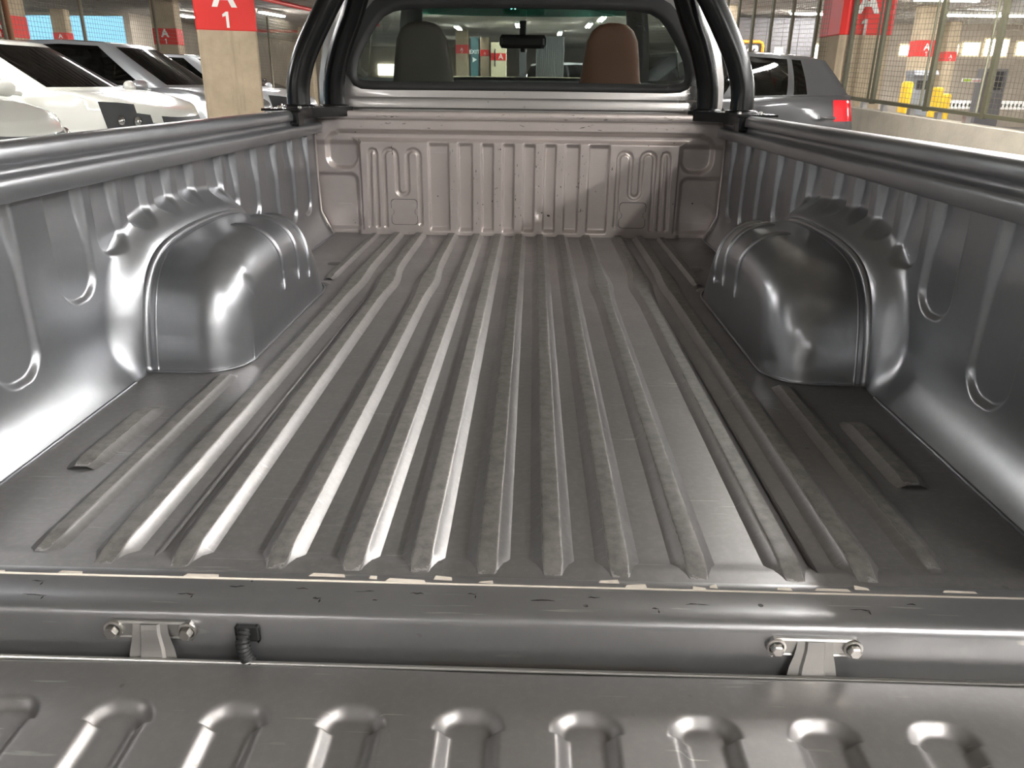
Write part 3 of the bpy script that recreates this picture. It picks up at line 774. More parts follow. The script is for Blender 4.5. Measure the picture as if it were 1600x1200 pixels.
def cells(rows, sel):
    """faces of the ring stack for which sel(level, segment, index) is true -> compact MB"""
    rows = np.asarray(rows); m, n, _ = rows.shape; mb = MB(); idx = {}
    def vid(i, j):
        j %= n
        if (i, j) not in idx: idx[(i, j)] = len(mb.v); mb.v.append(tuple(rows[i, j]))
        return idx[(i, j)]
    for i in range(m - 1):
        for j in range(n):
            sg, k = seg_of(j)
            if sel(i, sg, k): mb.f.append((vid(i, j), vid(i, j + 1), vid(i + 1, j + 1), vid(i + 1, j)))
    return mb
ic = lambda xs, zs: (lambda x, y: float(np.interp(x, xs, zs)))
# local frame: x forward. truck uses rotation of 90 degrees about z
def toY(mb): mb.v = [(-y, x, z) for x, y, z in mb.v]; return mb
lo = [ring(4.98, 2.42, .70, .82, .80, .30, .02, ic([0, 9], [-.33, -.33])), ring(5.02, 2.42, .74, .86, .84, .30, .02, ic([0, 9], [-.1, -.1])), ring(5.0, 2.42, .76, .87, .84, .30, .02, ic([0, 9], [.15, .15])),
      ring(4.95, 2.42, .74, .86, .82, .32, .02, ic([2.4, 3.7, 4.6, 5], [.45, .44, .36, .22])), ring(4.80, 2.44, .66, .82, .79, .30, .02, ic([2.4, 3.7, 4.6, 5], [.50, .50, .42, .32]))]
belt = ring(3.82, 2.50, .62, .755, .735, .14, .0, ic([2.4, 3.6, 3.85], [.53, .53, .55]))
roofr = ring(3.10, 2.56, .50, .585, .56, .07, .0, ic([2.4, 2.8, 3.15], [1.01, 1.02, .965]))
body = lo + blend(lo[-1], belt, np.linspace(0, 1, 8)[1:], 0, .02)
nb = len(body)
gh = blend(belt, roofr, np.linspace(0, 1, 9), .02, .0)
shell = mk('cab_body', toY(cells(body, lambda i, sg, k: sg != 'rear')), M_CAB, truck, True)
pil = lambda i, sg, k: sg != 'rear' and ((i == 0 or i == 7) or (sg == 'front' and k in (0, NF - 1)) or (sg in ('left', 'right') and (k in (0, 1, 2) or k >= NS - 5)))
mk('cab_pillars', toY(cells(gh, pil)), M_CAB, truck, True)
mk('windscreen', toY(cells(gh, lambda i, sg, k: sg == 'front' and 1 <= i <= 5 and 0 < k < NF - 1)), M_WSH, truck, True)
mk('windscreen_sun_strip', toY(cells(gh, lambda i, sg, k: sg == 'front' and i == 6 and 0 < k < NF - 1)), M_STRIP, truck, True)
for sd in ('left', 'right'): mk('door_window', toY(cells(gh, lambda i, sg, k: sg == sd and 1 <= i <= 6 and 3 <= k < NS - 5)), M_WSH, truck, True)
cx_ = np.array([2.82, 0, 1.045])
rf = [roofr] + [roofr * (1 - t) + cx_ * t for t in (.15, .4, .7, .97)]
for k, r_ in enumerate(rf): r_[:, 2] = roofr[:, 2] + (1.045 - roofr[:, 2]) * min(1, [0, .5, .8, .95, 1][k])
mk('cab_roof', toY(cells(rf, lambda i, sg, k: True)), M_CAB, truck, True)
li = [r_ * np.array([1, .97, 1]) + np.array([0, 0, -.035]) for r_ in rf]
mk('roof_lining', toY(cells(li, lambda i, sg, k: True)), M_LINE, truck, True)
mb = MB().add([(-.56, 2.56, .86), (.56, 2.56, .86), (.56, 2.58, 1.0), (-.56, 2.58, 1.0)], [(0, 1, 2, 3)])
mk('rear_header_trim', mb, M_LINE, truck, False)
for s in (-1, 1):
    mk('sun_visor', MB().rbox(min(.12 * s, .50 * s), max(.12 * s, .50 * s), 2.93, 3.02, .885, .915, .012), M_LINE, truck, False)
# cab interior
mk('cab_floor', MB().box(-.76, .76, 2.40, 3.85, -.12, -.10), M_DARK, truck, False)
mb = MB().prism([(3.35, .30), (3.30, .45), (3.36, .565), (3.50, .585), (3.72, .570), (3.84, .545), (3.86, .3)], 'x', -.74, .74)
mk('dashboard', mb, M_DARK, truck, False)
mk('rear_trim_panel', MB().box(-.70, .70, 2.42, 2.44, -.1, .545), M_DARK, truck, False)
def seat(cx, mat, tan):
    # back as stacked rounded outlines
    prof = [(.08, .255, .062), (.25, .262, .065), (.42, .235, .062), (.52, .150, .056), (.58, .124, .050), (.66, .113, .046), (.73, .102, .042), (.77, .082, .034), (.790, .055, .026), (.798, .02, .01)]
    rows = []
    for z, hw, d_ in prof:
        r_ = []; yc = 2.70 - (z - .1) * .12
        for k in range(28):
            a = 2 * math.pi * k / 28; c, s_ = math.cos(a), math.sin(a)
            r_.append((cx + hw * math.copysign(abs(c) ** .45, c), yc + d_ * math.copysign(abs(s_) ** .6, s_), z))
        rows.append(r_)
    m_ = MB().grid(rows, True); m_.f.append(tuple(range(len(m_.v) - 28, len(m_.v))))
    o = mk('seat', m_, mat, truck)
    sub(mk('seat_cushion', MB().rbox(cx - .25, cx + .25, 2.72, 3.20, -.08, .12, .05), mat, None, False), o)
    return o
tag(seat(-.405, M_GREY, False), 'dark grey high-backed seat'); tag(seat(.365, M_TAN, True), 'high-backed driver seat with brown reflection in its colour')
mr = mk('rear_view_mirror', MB().rbox(-.118, .108, 3.28, 3.305, .728, .788, .016), M_DARK, truck, False)
sub(mk('mirror_stem', MB().rbox(-.022, .012, 3.28, 3.31, .785, .85, .004).rbox(-.016, .006, 3.29, 3.31, .712, .73, .003), M_DARK, None, False), mr)
wheelp = [(.37 + .19 * math.cos(a), 3.22 + .08 * math.sin(a), .40 + .17 * math.sin(a)) for a in np.linspace(0, 2 * math.pi, 33)]
mk('steering_wheel', MB().tube(wheelp, .014, 8, False), M_DARK, truck)
# wheels
def wheel(parent, x, y, z, r_=.34, w=.22, axis='x', world=False):
    t = MB().lathe([(r_ * .62, -w / 2), (r_ * .92, -w / 2), (r_, -w * .38), (r_, w * .38), (r_ * .92, w / 2), (r_ * .62, w / 2)], axis, (x, y, z), 28)
    o = mk('tyre', t, M_TYRE, parent)
    m_ = MB().lathe([(r_ * .63, -w * .45), (r_ * .60, -w * .3), (.02, -w * .34), (.02, w * .34), (r_ * .60, w * .3), (r_ * .63, w * .45)], axis, (x, y, z), 10)
    q = mk('rim', m_, M_RIM, None, False); q.parent = o
    return o
for y in (1.13, 4.12):
    for s in (-1, 1): wheel(truck, .74 * s, y, GZ + .345)
mk('chassis', MB().box(-.45, -.35, -.05, 4.9, -.25, -.12).box(.35, .45, -.05, 4.9, -.25, -.12).box(-.7, .7, -.03, 2.3, -.11, -.097), M_DARK, truck, False)
mk('number_plate', MB().rbox(-.07, .24, -.075, -.071, -.13, -.082, .001), M_YEL, truck, False)

# ================================================================== PARKED CARS
def car(name, label, pos, head, paint, Ln=4.2, W=1.77, H=1.46, belt_z=.96, nose=.70, hoodl=.88, cat='car', group=None, rails=False, handles=True, detail=True, roofpaint=None, badge=None, seats=True, hatch=.55, PB=15):
    t = thing(name, label, cat, (pos[0], pos[1], GZ), head, group)
    h, w = Ln / 2, W / 2
    z0 = ic([-9, 9], [.20, .20])
    cow = h - hoodl                                   # windscreen base
    ws = cow - .78                                    # windscreen top
    shz = ic([-h, -h + .3, 0, cow, h - .35, h], [belt_z - .06, belt_z - .02, belt_z - .03, belt_z - .04, nose + .10, nose])
    K = [ring(h - .10, -h + .10, w * .80, w * .95, w * .84, .30, .22, z0), ring(h - .01, -h + .02, w * .86, w * .985, w * .9, .34, .22, ic([-9, 9], [.36, .36])),
         ring(h, -h, w * .87, w, w * .92, .36, .24, ic([-9, 9], [.52, .52])), ring(h - .03, -h + .02, w * .85, w * .995, w * .91, .40, .24, ic([-h, 0, h], [.74, .70, .60])),
         ring(h - .10, -h + .05, w * .78, w * .965, w * .86, .44, .24, shz)]
    low = []
    for a, b in zip(K[:-1], K[1:]): low += blend(a, b, np.linspace(0, 1, 5)[:-1])
    low.append(K[-1])
    zb = ic([-h, 0, cow], [belt_z + .05, belt_z, belt_z + .03])
    B = ring(cow, -h + .16, w * .76, w * .90, w * .76, .20, .10, zb)
    top = blend(K[-1], B, np.linspace(0, 1, 9)[1:], 0, .03)
    nl = len(low)
    rows = low + top
    Rf = ring(ws, -h + hatch, w * .60, w * .70, w * .60, .14, .08, ic([-h, -h + .6, -.2, ws], [H - .15, H - .06, H - .01, H - .045]))
    g = blend(B, Rf, [0, .06, .2, .35, .5, .65, .8, .92, 1.], .035, 0)
    lev_head = lambda i: 8 <= i < nl + 1
    def is_head(i, sg, k): return detail and sg == 'front' and min(k, NF - 1 - k) <= 3 and 13 <= i <= (15, 15, 14, 13)[min(k, NF - 1 - k)]
    def is_tail(i, sg, k): return detail and 13 <= i <= nl - 1 and (sg == 'rear' and (k <= 1 or k >= NR - 2) or sg in ('left', 'right') and k >= NS - 2)
    def is_gr(i, sg, k): return detail and 11 <= i <= 14 and sg == 'front' and 4 <= k < NF - 4
    bodyo = mk('body', cells(rows, lambda i, sg, k: not (is_head(i, sg, k) or is_tail(i, sg, k) or is_gr(i, sg, k))), paint, t)
    if detail:
        for rng_, sd in (((0, 3), 'right'), ((NF - 4, NF - 1), 'left')):
            hm = cells(rows, lambda i, sg, k: is_head(i, sg, k) and ((sg == 'front' and rng_[0] <= k <= rng_[1]) or sg == sd))
            hl = mk('headlamp', hm, M_LENS, t)
            vv = np.array(hm.v); y0_, y1_ = vv[:, 1].min(), vv[:, 1].max(); zc_ = vv[:, 2].mean()
            for q in ((.22, .45) if sd == 'right' else (.78, .55)):
                j_ = int(np.argmin(np.hypot(vv[:, 1] - (y0_ + (y1_ - y0_) * q), vv[:, 2] - zc_)))
                pj = MB().lathe([(.001, .014), (.03, .010), (.042, .0), (.046, -.02)], 'x', tuple(vv[j_]), 14)
                o = mk('projector', pj, M_CHROME, None); o.parent = hl
        for rr, sd in ((range(0, 2), 'left'), (range(NR - 2, NR), 'right')):
            mk('tail_lamp', cells(rows, lambda i, sg, k: is_tail(i, sg, k) and ((sg == 'rear' and k in rr) or sg == sd)), M_TAIL, t)
        gm = mk('grille', cells(rows, is_gr), M_DARK, t)
        zg = .66
        for q in (0, 1):
            pts = [(h + .002 - .40 * abs(f) ** 2.6, f * w * .50 / .6 * .6, zg - .05 + .055 * q) for f in np.linspace(-.85, .85, 11)]
            o = mk('grille_bar', MB().tube([(h - .0 - .36 * (abs(p[1]) / (w * .87)) ** 2.6, p[1] * 1., p[2]) for p in pts], .009, 6), M_CHROME, None); o.parent = gm
        if badge:
            ringp = [(h + .012, .055 * math.cos(a), zg + .03 + .055 * math.sin(a)) for a in np.linspace(0, 2 * math.pi, 25)]
            bm = MB().tube(ringp, .008, 6, False)
            if badge == 'star':
                for a in (90, 210, 330): bm.tube([(h + .012, 0, zg + .03), (h + .012, .055 * math.cos(R(a)), zg + .03 + .055 * math.sin(R(a)))], [.008, .003], 6)
            o = mk('badge', bm, M_CHROME, None); o.parent = gm
    side = ('left', 'right')
    isw = lambda i, sg, k: sg == 'front' and 1 <= i <= 6 and 0 < k < NF - 1
    isr = lambda i, sg, k: sg == 'rear' and 1 <= i <= 6 and 0 < k < NR - 1
    iss = lambda i, sg, k, a, b: sg in side and 1 <= i <= 6 and a <= k < b
    ranges = [(2, PB - 1), (PB, 22), (22, 24)] if hatch >= .5 else [(2, PB - 1), (PB, 19), (20, 22)]
    def isglass(i, sg, k): return isw(i, sg, k) or isr(i, sg, k) or any(iss(i, sg, k, a, b) for a, b in ranges)
    isblk = lambda i, sg, k: sg in side and 1 <= i <= 6 and PB - 1 <= k < PB
    mk('pillars_and_roof_frame', cells(g, lambda i, sg, k: not isglass(i, sg, k) and not isblk(i, sg, k)), paint, t)
    mk('windscreen', cells(g, isw), M_CGL, t); mk('rear_glass', cells(g, isr), M_CGL, t)
    for sd in side:
        for a, b in ranges: mk('side_window', cells(g, lambda i, sg, k: sg == sd and iss(i, sg, k, a, b)), M_CGL, t)
        mk('centre_pillar', cells(g, lambda i, sg, k: sg == sd and isblk(i, sg, k)), M_DARK, t)
    c_ = np.array([(ws - h + hatch) / 2, 0, H]); rf = []
    for q, zz_ in ((0, 0), (.12, .35), (.35, .7), (.65, .9), (.97, 1)):
        p = Rf * (1 - q) + c_ * q; p[:, 2] = Rf[:, 2] + (H + .01 - Rf[:, 2]) * zz_; rf.append(p)
    mk('roof', cells(rf, lambda i, sg, k: True), roofpaint or paint, t)
    # cabin darkness and seats
    if seats:
        mk('cabin_floor', MB().box(-h + .35, cow - .1, -w * .82, w * .82, .30, .34), M_DARK, t, False)
        mk('dash_top', MB().rbox(cow - .62, cow - .22, -w * .72, w * .72, .60, belt_z - .03, .05), M_DARK, t, False)
        for sx in (cow - 1.45, cow - 2.25):
            for sy in (-.36, .36):
                s_ = mk('seat', MB().rbox(sx - .08, sx + .08, sy - .22, sy + .22, .5, 1.02, .06), M_DARK, t, False)
                o = mk('headrest', MB().rbox(sx - .12, sx - .03, sy - .12, sy + .12, 1.04, 1.22, .035), M_DARK, None, False); o.parent = s_
    for s in (-1, 1):
        m_ = MB().lathe([(.001, -.09), (.045, -.085), (.066, -.05), (.07, .0), (.062, .06), (.04, .09), (.001, .095)], 'y', (0, 0, 0), 18)
        m_.v = [(cow - .30 + x_ * .85 - .03 * (y_ > 0), s * (w * .97 + .10) + y_ * s, belt_z + .045 + z_) for x_, y_, z_ in m_.v]
        m_.tube([(cow - .29, s * w * .90, belt_z - .005), (cow - .29, s * (w * .97 + .06), belt_z + .01)], .022, 6)
        mo = mk('door_mirror', m_, paint, t, True, angle=60)
        if handles:
            for hx_ in (cow - 1.55, cow - 2.45):
                if hx_ > -h + .6: mk('door_handle', MB().tube([(hx_ - .09, s * (w * .985), belt_z - .17), (hx_ - .05, s * (w * 1.01), belt_z - .17), (hx_ + .05, s * (w * 1.01), belt_z - .17), (hx_ + .09, s * (w * .985), belt_z - .17)], .013, 8), paint, t)
        for wx in (h - .80, -h + .72):
            wheel(t, wx, s * (w - .10), .31, .31, .20, 'y')
        if rails:
            mk('roof_rail', MB().tube([(ws - .25, s * w * .66, H - .06), (ws - .42, s * w * .67, H + .03), (0, s * w * .68, H + .055), (-h + hatch + .25, s * w * .66, H + .03), (-h + hatch + .08, s * w * .64, H - .05)], .022, 8, smooth=5), M_CHROME, t)
    return t

P_WHITE = carpaint('car_white_paint', (.56, .56, .51)); P_WHITE2 = carpaint('car_cool_white_paint', (.58, .60, .62)); P_SILV = carpaint('car_silver_paint', (.42, .44, .46), .6)
P_DGREY = carpaint('car_dark_grey_paint', (.040, .040, .042), .3); P_BLK = carpaint('car_black_paint', (.015, .015, .017)); P_GREYR = carpaint('car_grey_roof_paint', (.12, .12, .125), .5)
HD = R(-4)
def nose_at(nx, ny, Ln, hd): return (nx - Ln / 2 * math.cos(hd), ny - Ln / 2 * math.sin(hd))
GL = 'cars parked along the left'
car('hatchback_car', 'cream white car nearest the bed on the left, only bonnet in view', nose_at(-3.05, 4.35, 4.1, HD), HD, P_WHITE, 4.1, nose=.80, group=GL)
car('hatchback_car', 'white hatchback with star badge on its dark grille, left of the pillar', nose_at(-3.2, 7.0, 4.3, HD), HD, P_WHITE, 4.3, 1.78, 1.48, .99, .82, badge='star', group=GL)
car('hatchback_car', 'silver car with dark roof, half hidden behind the left pillar', nose_at(-3.3, 9.65, 4.3, HD), HD, P_SILV, 4.3, 1.78, 1.56, 1.0, .80, roofpaint=P_GREYR, badge='ring', group=GL)
car('hatchback_car', 'cool white car seen between the pillar and the black roll bar', nose_at(-3.4, 12.3, 4.3, HD), HD, P_WHITE2, 4.3, 1.78, 1.50, .98, .80, roofpaint=P_BLK, group=GL)
car('hatchback_car', 'dark grey hatchback with red tail lamp parked beside the right parapet', (1.47, 7.87), R(200), P_DGREY, 3.97, 1.74, 1.45, 1.0, hatch=.42, PB=12)

GD = 'dark cars beyond the left mesh fence'
for k_, (y_, hh_, lab) in enumerate(((14.6, 1.72, 'dark suv with silver roof rails far left behind the white hatchback'), (17.4, 1.82, 'black car behind the fence between the far pillar and the near pillar'), (20.2, 1.86, 'black car behind the fence just left of the near pillar'), (23.0, 1.80, 'black car behind the fence just right of the near pillar'), (25.9, 1.84, 'black car behind the fence next to the black roll bar'))):
    car('hatchback_car', lab, (-10.9 + .07 * (y_ - 14), y_), R(-4), P_BLK, 4.4, 1.82, hh_, 1.08, .85, rails=(k_ == 0), detail=False, group=GD)
wc = at_y(900, 100, 28.5)
car('hatchback_car', 'pale car with red tail lamp seen through the windscreen', (wc.x, 29.2), R(20), P_WHITE2, 4.2, 1.76, 1.85)

# ---- left mesh fence
LA = Vector((-8.35, 9.0, 0)); LD = Vector((math.sin(R(4)), math.cos(R(4)), 0)); LN = Vector((LD.y, -LD.x, 0))
def lpt(px, py):
    p = at_plane(px, py, LA, LN); return (p - LA).dot(LD)
lf = thing('mesh_fence', 'welded mesh fence behind the parked cars on the left', 'fence', (LA.x, LA.y, GZ)); WORLD[lf.name] = Vector((LA.x, LA.y, GZ))
def lp(t, z, off=0):
    p = LA + LD * t + LN * off; return (p.x, p.y, z)
lposts = [-1.2, lpt(18, 60), lpt(130, 40), lpt(246, 60), lpt(345, 60), lpt(420, 60), lpt(500, 60)]
for k, t in enumerate(lposts):
    mk('post', MB().tube([lp(t, GZ), lp(t, CZ - .22)], .05 if k == 1 else .032, 8), M_ORUST if k == 1 else M_GALV, lf)
    if k == 1: mk('post', MB().tube([lp(t - .12, GZ), lp(t - .12, CZ - .22)], .03, 8), M_GALV, lf)
for a, b in zip(lposts[:-1], lposts[1:]):
    mb = MB(); n = max(2, int((b - a) / .075))
    for i in range(n + 1): mb.tube([lp(a + (b - a) * i / n, GZ + .05), lp(a + (b - a) * i / n, CZ - .22)], .0026, 3, False)
    for i in range(36): mb.tube([lp(a, GZ + .1 + i * .075), lp(b, GZ + .1 + i * .075)], .0026, 3, False)
    o = mk('mesh_panel', mb, M_GALV, lf); o['kind'] = 'stuff'

# ---- farther pillars
def far_pillar(x0, x1, py_sign, py_top, y, label, rz=0., s=1., mat=None, band=True):
    a, b = at_y(x0, py_sign, y), at_y(x1, py_sign, y); w_ = b.x - a.x
    return pillar((a.x + b.x) / 2, y + w_ / 2, rz, w_ * .92, label, zb=a.z, zh=max(.2, at_y(x0, py_top, y).z - a.z), s=w_ / .75 * s, mat=mat, band=band)
far_pillar(238, 276, 70, 43, 20, 'far concrete pillar with small red A band left of the near pillar', R(8), .85)
far_pillar(83, 106, 66, 50, 23.6, 'small distant pillar with red A band in front of the daylight', R(8), .75)
far_pillar(466, 487, 73, 63, 30, 'distant pillar with red A band beside the black roll bar', 0, .45)
far_pillar(-22, 23, 59, 22, 13.6, 'concrete pillar with red band at the far left edge of view', 0, .8)
far_pillar(711, 732, 84, 69, 31, 'pillar with red A 1 band seen through the windscreen, left of the exit column', 0, .6)
far_pillar(750, 765, 88, 77, 36, 'pillar with red A band seen through the windscreen, right of the exit column', 0, .6)
far_pillar(1113, 1150, 76, 37, 20.5, 'concrete pillar with red A 1 band beside the right leg of the roll bar', 0, 1.0)
far_pillar(1430, 1462, 89, 62, 20, 'pillar with red A 1 band behind the yellow bollards', 0, .9)
far_pillar(1474, 1494, 96, 80, 24.8, 'distant small pillar with red A 1 band right of the bollards', 0, .7)
far_pillar(1247, 1262, 91, 77, 25., 'distant pillar with small red band between booth and big pillar', 0, .5)

# ---- exit column, kiosk, shutter in front of the truck
M_TEAL = plain('teal_sign_paint', (.028, .10, .11), .5); M_SHUT = plain('grey_shutter', (.17, .18, .185), .5, .3); M_CREAM = plain('cream_panel', (.80, .74, .52), .6)
def sign_board(name, label, cat, x0, x1, pt, pb, y, mat, depth=.12, base=None):
    a, b = at_y(x0, pt, y), at_y(x1, pb, y)
    t = thing(name, label, cat, ((a.x + b.x) / 2, y, GZ if base is None else base)); z0 = GZ if base is None else base
    hw = (b.x - a.x) / 2
    mk('panel', MB().rbox(-hw, hw, 0, depth, b.z - z0, a.z - z0, .01), mat, t, False)
    return t, hw, a.z - z0, b.z - z0
t, hw, zt, zb2 = sign_board('exit_column', 'teal exit column with white arrow seen through the windscreen', 'sign', 735, 748, 58, 180, 30, M_TEAL)
letters('exit_lettering', 'EXIT', .19, M_WHT, t, (0, -.006, zt - .50), (R(90), 0, 0), .004)
mk('arrow', MB().prism([(-.07, zt - .85), (.09, zt - .76), (-.07, zt - .67)], 'y', -.008, -.002), M_WHT, t, False)
t, hw, zt, zb2 = sign_board('pay_kiosk', 'cream lit pay kiosk with red band beyond the windscreen', 'kiosk', 767, 790, 66, 190, 27, M_CREAM, .6)
mk('red_band', MB().box(-hw * .98, hw * .98, -.012, -.002, zt - .55, zt - .33), M_RED, t, False)
letters('letter_a', 'A', .24, M_WHT, t, (hw * .3, -.016, zt - .44), (R(90), 0, 0), .004)
mk('dark_handset', MB().rbox(-hw * .55, -hw * .40, -.03, -.002, zt - .75, zt - .20, .01), M_DARK, t, False)
t, hw, zt, zb2 = sign_board('roller_shutter', 'grey ribbed shutter right of the mirror beyond the windscreen', 'shutter', 838, 878, 57, 190, 26, M_SHUT, .15)
for k in range(15):
    xk = -hw + hw * 2 * (k + .5) / 15
    mk('slat', MB().prism([(xk - hw / 18, 0), (xk - hw / 40, -.02), (xk + hw / 40, -.02), (xk + hw / 18, 0)], 'z', zb2 + .02, zt - .02), M_SHUT, t, False)
t, hw, zt, zb2 = sign_board('cream_barrier', 'long low cream wall running across beyond the bonnet', 'wall', 640, 905, 118, 190, 25, M_CREAM, .2)
t, hw, zt, zb2 = sign_board('square_post', 'slim grey post seen below the rear view mirror', 'post', 812, 821, 60, 190, 24, M_SHUT, .15)
t, hw, zt, zb2 = sign_board('lit_window_band', 'bright lit window band behind the passenger seat', 'window', 590, 700, 100, 119, Y1 - .1, M_LIT, .1)

# ---- booth wall with orange framed sign on the right
M_BOOTH = plain('booth_panel', (.13, .125, .13), .6)
t, hw, zt, zb2 = sign_board('booth', 'dark grey booth wall with orange framed sign behind the right fence', 'booth', 1150, 1254, 27, 190, 22.5, M_BOOTH, 2.0)
for k in range(1, 5): mk('panel_joint', MB().box(-hw + hw * 2 * k / 5 - .01, -hw + hw * 2 * k / 5 + .01, -.006, .001, zb2, zt), M_DARK, t, False)
def loc(px, py): p = at_y(px, py, 22.5); return (p.x - t.location.x, p.z - GZ)
q0, q1 = loc(1140, 65), loc(1187, 110)
fr = [(q0[0], 0, q0[1]), (q1[0] - .12, 0, q0[1]), (q1[0] - .03, 0, q0[1] - .03), (q1[0], 0, q0[1] - .12), (q1[0], 0, q1[1])]
mk('orange_sign_frame', MB().tube([(a, -.04, c) for a, _, c in fr], .045, 8), M_ORG, t)
lw = loc(1163, 82)
letters('white_lettering', 'W2', .42, M_WHT, t, (lw[0], -.04, lw[1]), (R(90), 0, 0), .02, .01, .25)
g0 = loc(1216, 80)
mk('notice', MB().box(g0[0] - .12, g0[0] + .12, -.012, 0, g0[1] - .13, g0[1] + .10), M_CREAM, t, False)

# ---- barrier gate area beyond the fence
def bollard(px, py_t, py_b, y, label):
    a, b = at_y(px, py_t, y), at_y(px, py_b, y)
    o = thing('bollard', label, 'bollard', (a.x, y, GZ), 0, 'yellow bollards at the barrier gates')
    mk('post', MB().lathe([(.0001, a.z - GZ), (.10, a.z - GZ - .01), (.12, a.z - GZ - .05), (.12, .0)], 'z', (0, 0, 0), 16), M_YEL, o)
    mk('black_band', MB().lathe([(.125, .0), (.125, .45)], 'z', (0, 0, 0), 16), M_DARK, o)
bollard(1419, 127, 160, 18, 'yellow bollard beside the grey ticket machine'); bollard(1466, 136, 168, 17, 'yellow bollard below the red pillar band'); bollard(1478, 146, 168, 17.4, 'short yellow bollard right beside the taller one')
M_MACH = plain('machine_grey', (.22, .23, .25), .45)
t, hw, zt, zb2 = sign_board('ticket_machine', 'grey ticket machine standing right of the first yellow bollard', 'machine', 1428, 1448, 117, 190, 18.6, M_MACH, .4)
mk('screen', MB().box(-hw * .6, hw * .6, -.01, .001, zt - .32, zt - .12), M_DARK, t, False)
mk('hood', MB().prism([(-.12, zt), (.4, zt), (.4, zt + .10), (-.02, zt + .10)], 'x', -hw * 1.1, hw * 1.1), M_MACH, t, False)
t, hw, zt, zb2 = sign_board('barrier_post', 'tall dark barrier post near the right edge behind the fence', 'post', 1540, 1556, 107, 200, 14, M_BOOTH, .25)
mk('panel_face', MB().box(-hw * .7, hw * .7, -.01, .001, zt - .35, zt - .05), M_DARK, t, False)
t, hw, zt, zb2 = sign_board('barrier_arm_sign', 'long white sign with green end left of the dark barrier post', 'sign', 1505, 1533, 122, 129, 14.05, M_WHT, .05)
mk('green_end', MB().box(-hw * .95, -hw * .15, -.008, 0, zb2 + .015, zt - .015), plain('lime_sign', (.45, .62, .05), .5), t, False)
mk('red_print', MB().box(hw * .0, hw * .9, -.008, 0, zb2 + .03, zt - .05), M_RED, t, False)
t, hw, zt, zb2 = sign_board('road_hump', 'white striped grille barrier low beyond the bollards', 'barrier', 1482, 1640, 157, 172, 19, M_WHT, .3)
for k in range(26): mk('slot', MB().box(-hw + hw * 2 * (k + .3) / 26, -hw + hw * 2 * (k + .7) / 26, -.01, .001, zb2 + .05, zt - .06), M_DARK, t, False)
for k, (a, b, c, e, lab) in enumerate(((1408, 1422, 71, 86, 'small bright lit window left of the red pillar band'), (1507, 1528, 67, 86, 'bright lit window right of the small pillar'), (1542, 1572, 62, 87, 'largest bright lit window beside the leaning fence post'), (1592, 1625, 66, 86, 'bright lit window cut by the right edge'), (1270, 1296, 70, 97, 'tall bright lit window between booth and big pillar'), (1485, 1496, 70, 84, 'narrow lit window behind the small pillar'))):
    t, hw, zt, zb2 = sign_board('lit_window', lab, 'window', a, b, c, e, 25.9, M_LIT, .1)
    mk('frame', MB().box(-hw - .04, hw + .04, .02, .08, zb2 - .05, zt + .05), M_CREAM, t, False)

# ---- red sprinkler pipes
def pipe(a, b, r_, label):
    mb = MB().tube([a, b], r_, 8); o = mk('sprinkler_pipe', mb, M_REDP); tag(o, label, 'pipe'); return o
a, b = at_y(395, 14, 19.), at_y(512, 35, 23.6); d_ = (b - a)
p1 = a - d_ * 1.6; p2 = b + d_ * 1.0
o = pipe((p1.x, p1.y, 2.398), (p2.x, p2.y, 2.398), .05, 'long red sprinkler pipe under the ceiling right of the near pillar')
a, b = at_y(396, 57, 32), at_y(462, 58, 32)
pipe((a.x - .4, a.y, 2.388), (b.x + 1, b.y, 2.388), .06, 'far red pipe running level behind the dark cars')

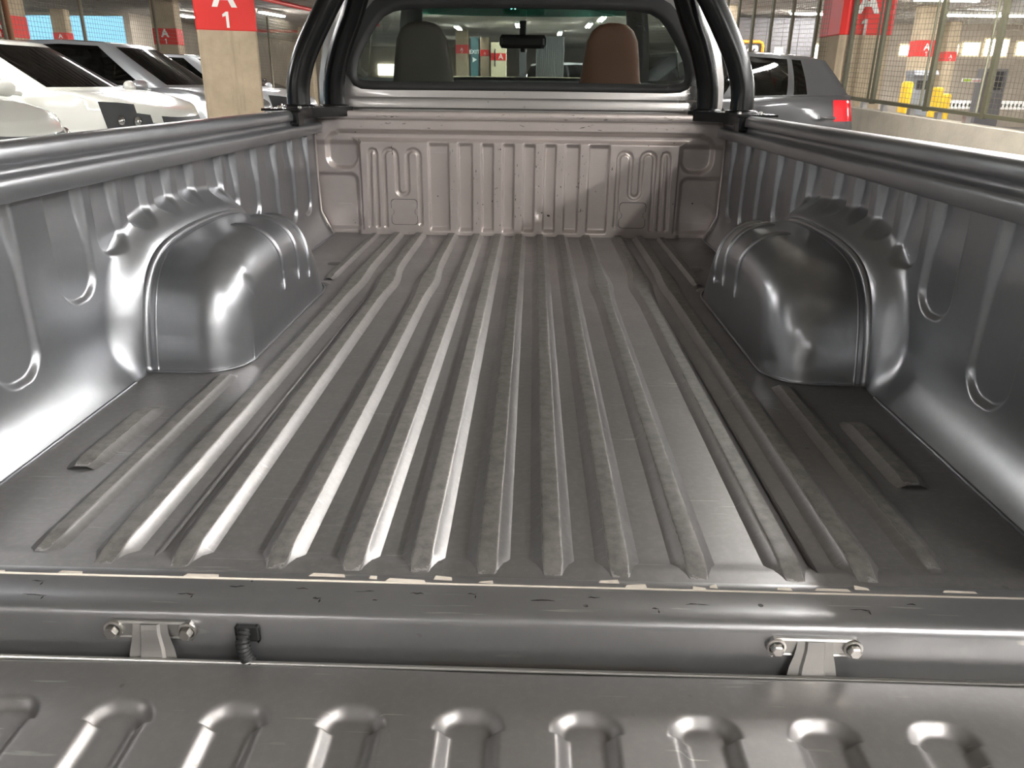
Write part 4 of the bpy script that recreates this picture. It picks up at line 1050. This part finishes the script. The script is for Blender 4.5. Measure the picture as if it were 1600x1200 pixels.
# ---- scuffs and scrapes in the paint
rng = random.Random(11)
def stroke(mb, o, u, v, pts, w_):
    """thin ragged stroke on a flat face: o origin, u/v in-plane axes"""
    o, u, v = Vector(o), Vector(u), Vector(v); n_ = u.cross(v).normalized()
    L_, R_ = [], []
    for i, (a, b) in enumerate(pts):
        k_ = w_ * rng.uniform(.35, 1.) * (0.3 if i in (0, len(pts) - 1) else 1)
        L_.append(o + u * a + v * (b + k_)); R_.append(o + u * a + v * (b - k_))
    mb.grid([[tuple(p) for p in L_], [tuple(p) for p in R_]])
M_SCUFF = plain('black_scuff', (.02, .018, .016), .7)
mb = MB()
for x_, y_ in ((-.54, -.017), (-.535, -.043), (-.30, -.018), (-.22, -.019), (-.150, -.021), (-.083, -.022), (-.015, -.021), (.127, -.022), (.24, -.03), (-.355, -.034), (-.195, -.036), (-.125, -.037), (.06, -.03), (.20, -.040), (.43, -.032), (.50, -.02)):
    l_ = rng.uniform(.006, .030)
    stroke(mb, (x_, y_, .00455), (1, 0, 0), (0, 1, 0), [(l_ * q, rng.uniform(-.0012, .0012)) for q in (0, .25, .5, .75, 1)], rng.uniform(.0008, .0020))
    if rng.random() < .5: stroke(mb, (x_ + l_ * .9, y_ - .002, .0046), (0, -1, 0), (1, 0, 0), [(q * .006, 0) for q in (0, .5, 1)], .0015)
o = sub(mk('paint_scrape', mb, M_SCUFF, None, False), sill); o['kind'] = 'stuff'
mb = MB()
for k in range(46):
    x_ = rng.uniform(-.62, .62); z_ = rng.choice((rng.uniform(.440, .460), rng.uniform(.443, .458), rng.uniform(.404, .425)))
    yy_ = 2.2910 if z_ > .436 else 2.2925
    l_ = rng.uniform(.003, .022); sl = rng.uniform(-.3, .3)
    stroke(mb, (x_, yy_, z_), (1, 0, 0), (0, 0, 1), [(l_ * q, sl * l_ * q + rng.uniform(-.001, .001)) for q in (0, .3, .6, 1)], rng.uniform(.0006, .0016))
for c_ in (0, .080, -.080, .161, -.161, .252, -.252):
    for k in range(9):
        x_ = c_ + rng.uniform(-.013, .010); z_ = rng.uniform(.04, .33); l_ = rng.uniform(.002, .012)
        stroke(mb, (x_, 2.2926, z_), (0, 0, 1), (1, 0, 0), [(l_ * q, rng.uniform(-.0012, .0012)) for q in (0, .4, .7, 1)], rng.uniform(.0006, .0018))
for x_, z_ in ((-.615, .352), (-.612, .345), (-.49, .33), (-.488, .318), (-.487, .305), (.235, .205), (.232, .190), (.245, .10), (.36, .26)):
    stroke(mb, (x_, 2.2926, z_), (.2, 0, 1), (1, 0, 0), [(.014 * q, rng.uniform(-.002, .002)) for q in (0, .3, .6, 1)], .0022)
o = sub(mk('paint_scuff', mb, M_SCUFF, None, False), head); o['kind'] = 'stuff'
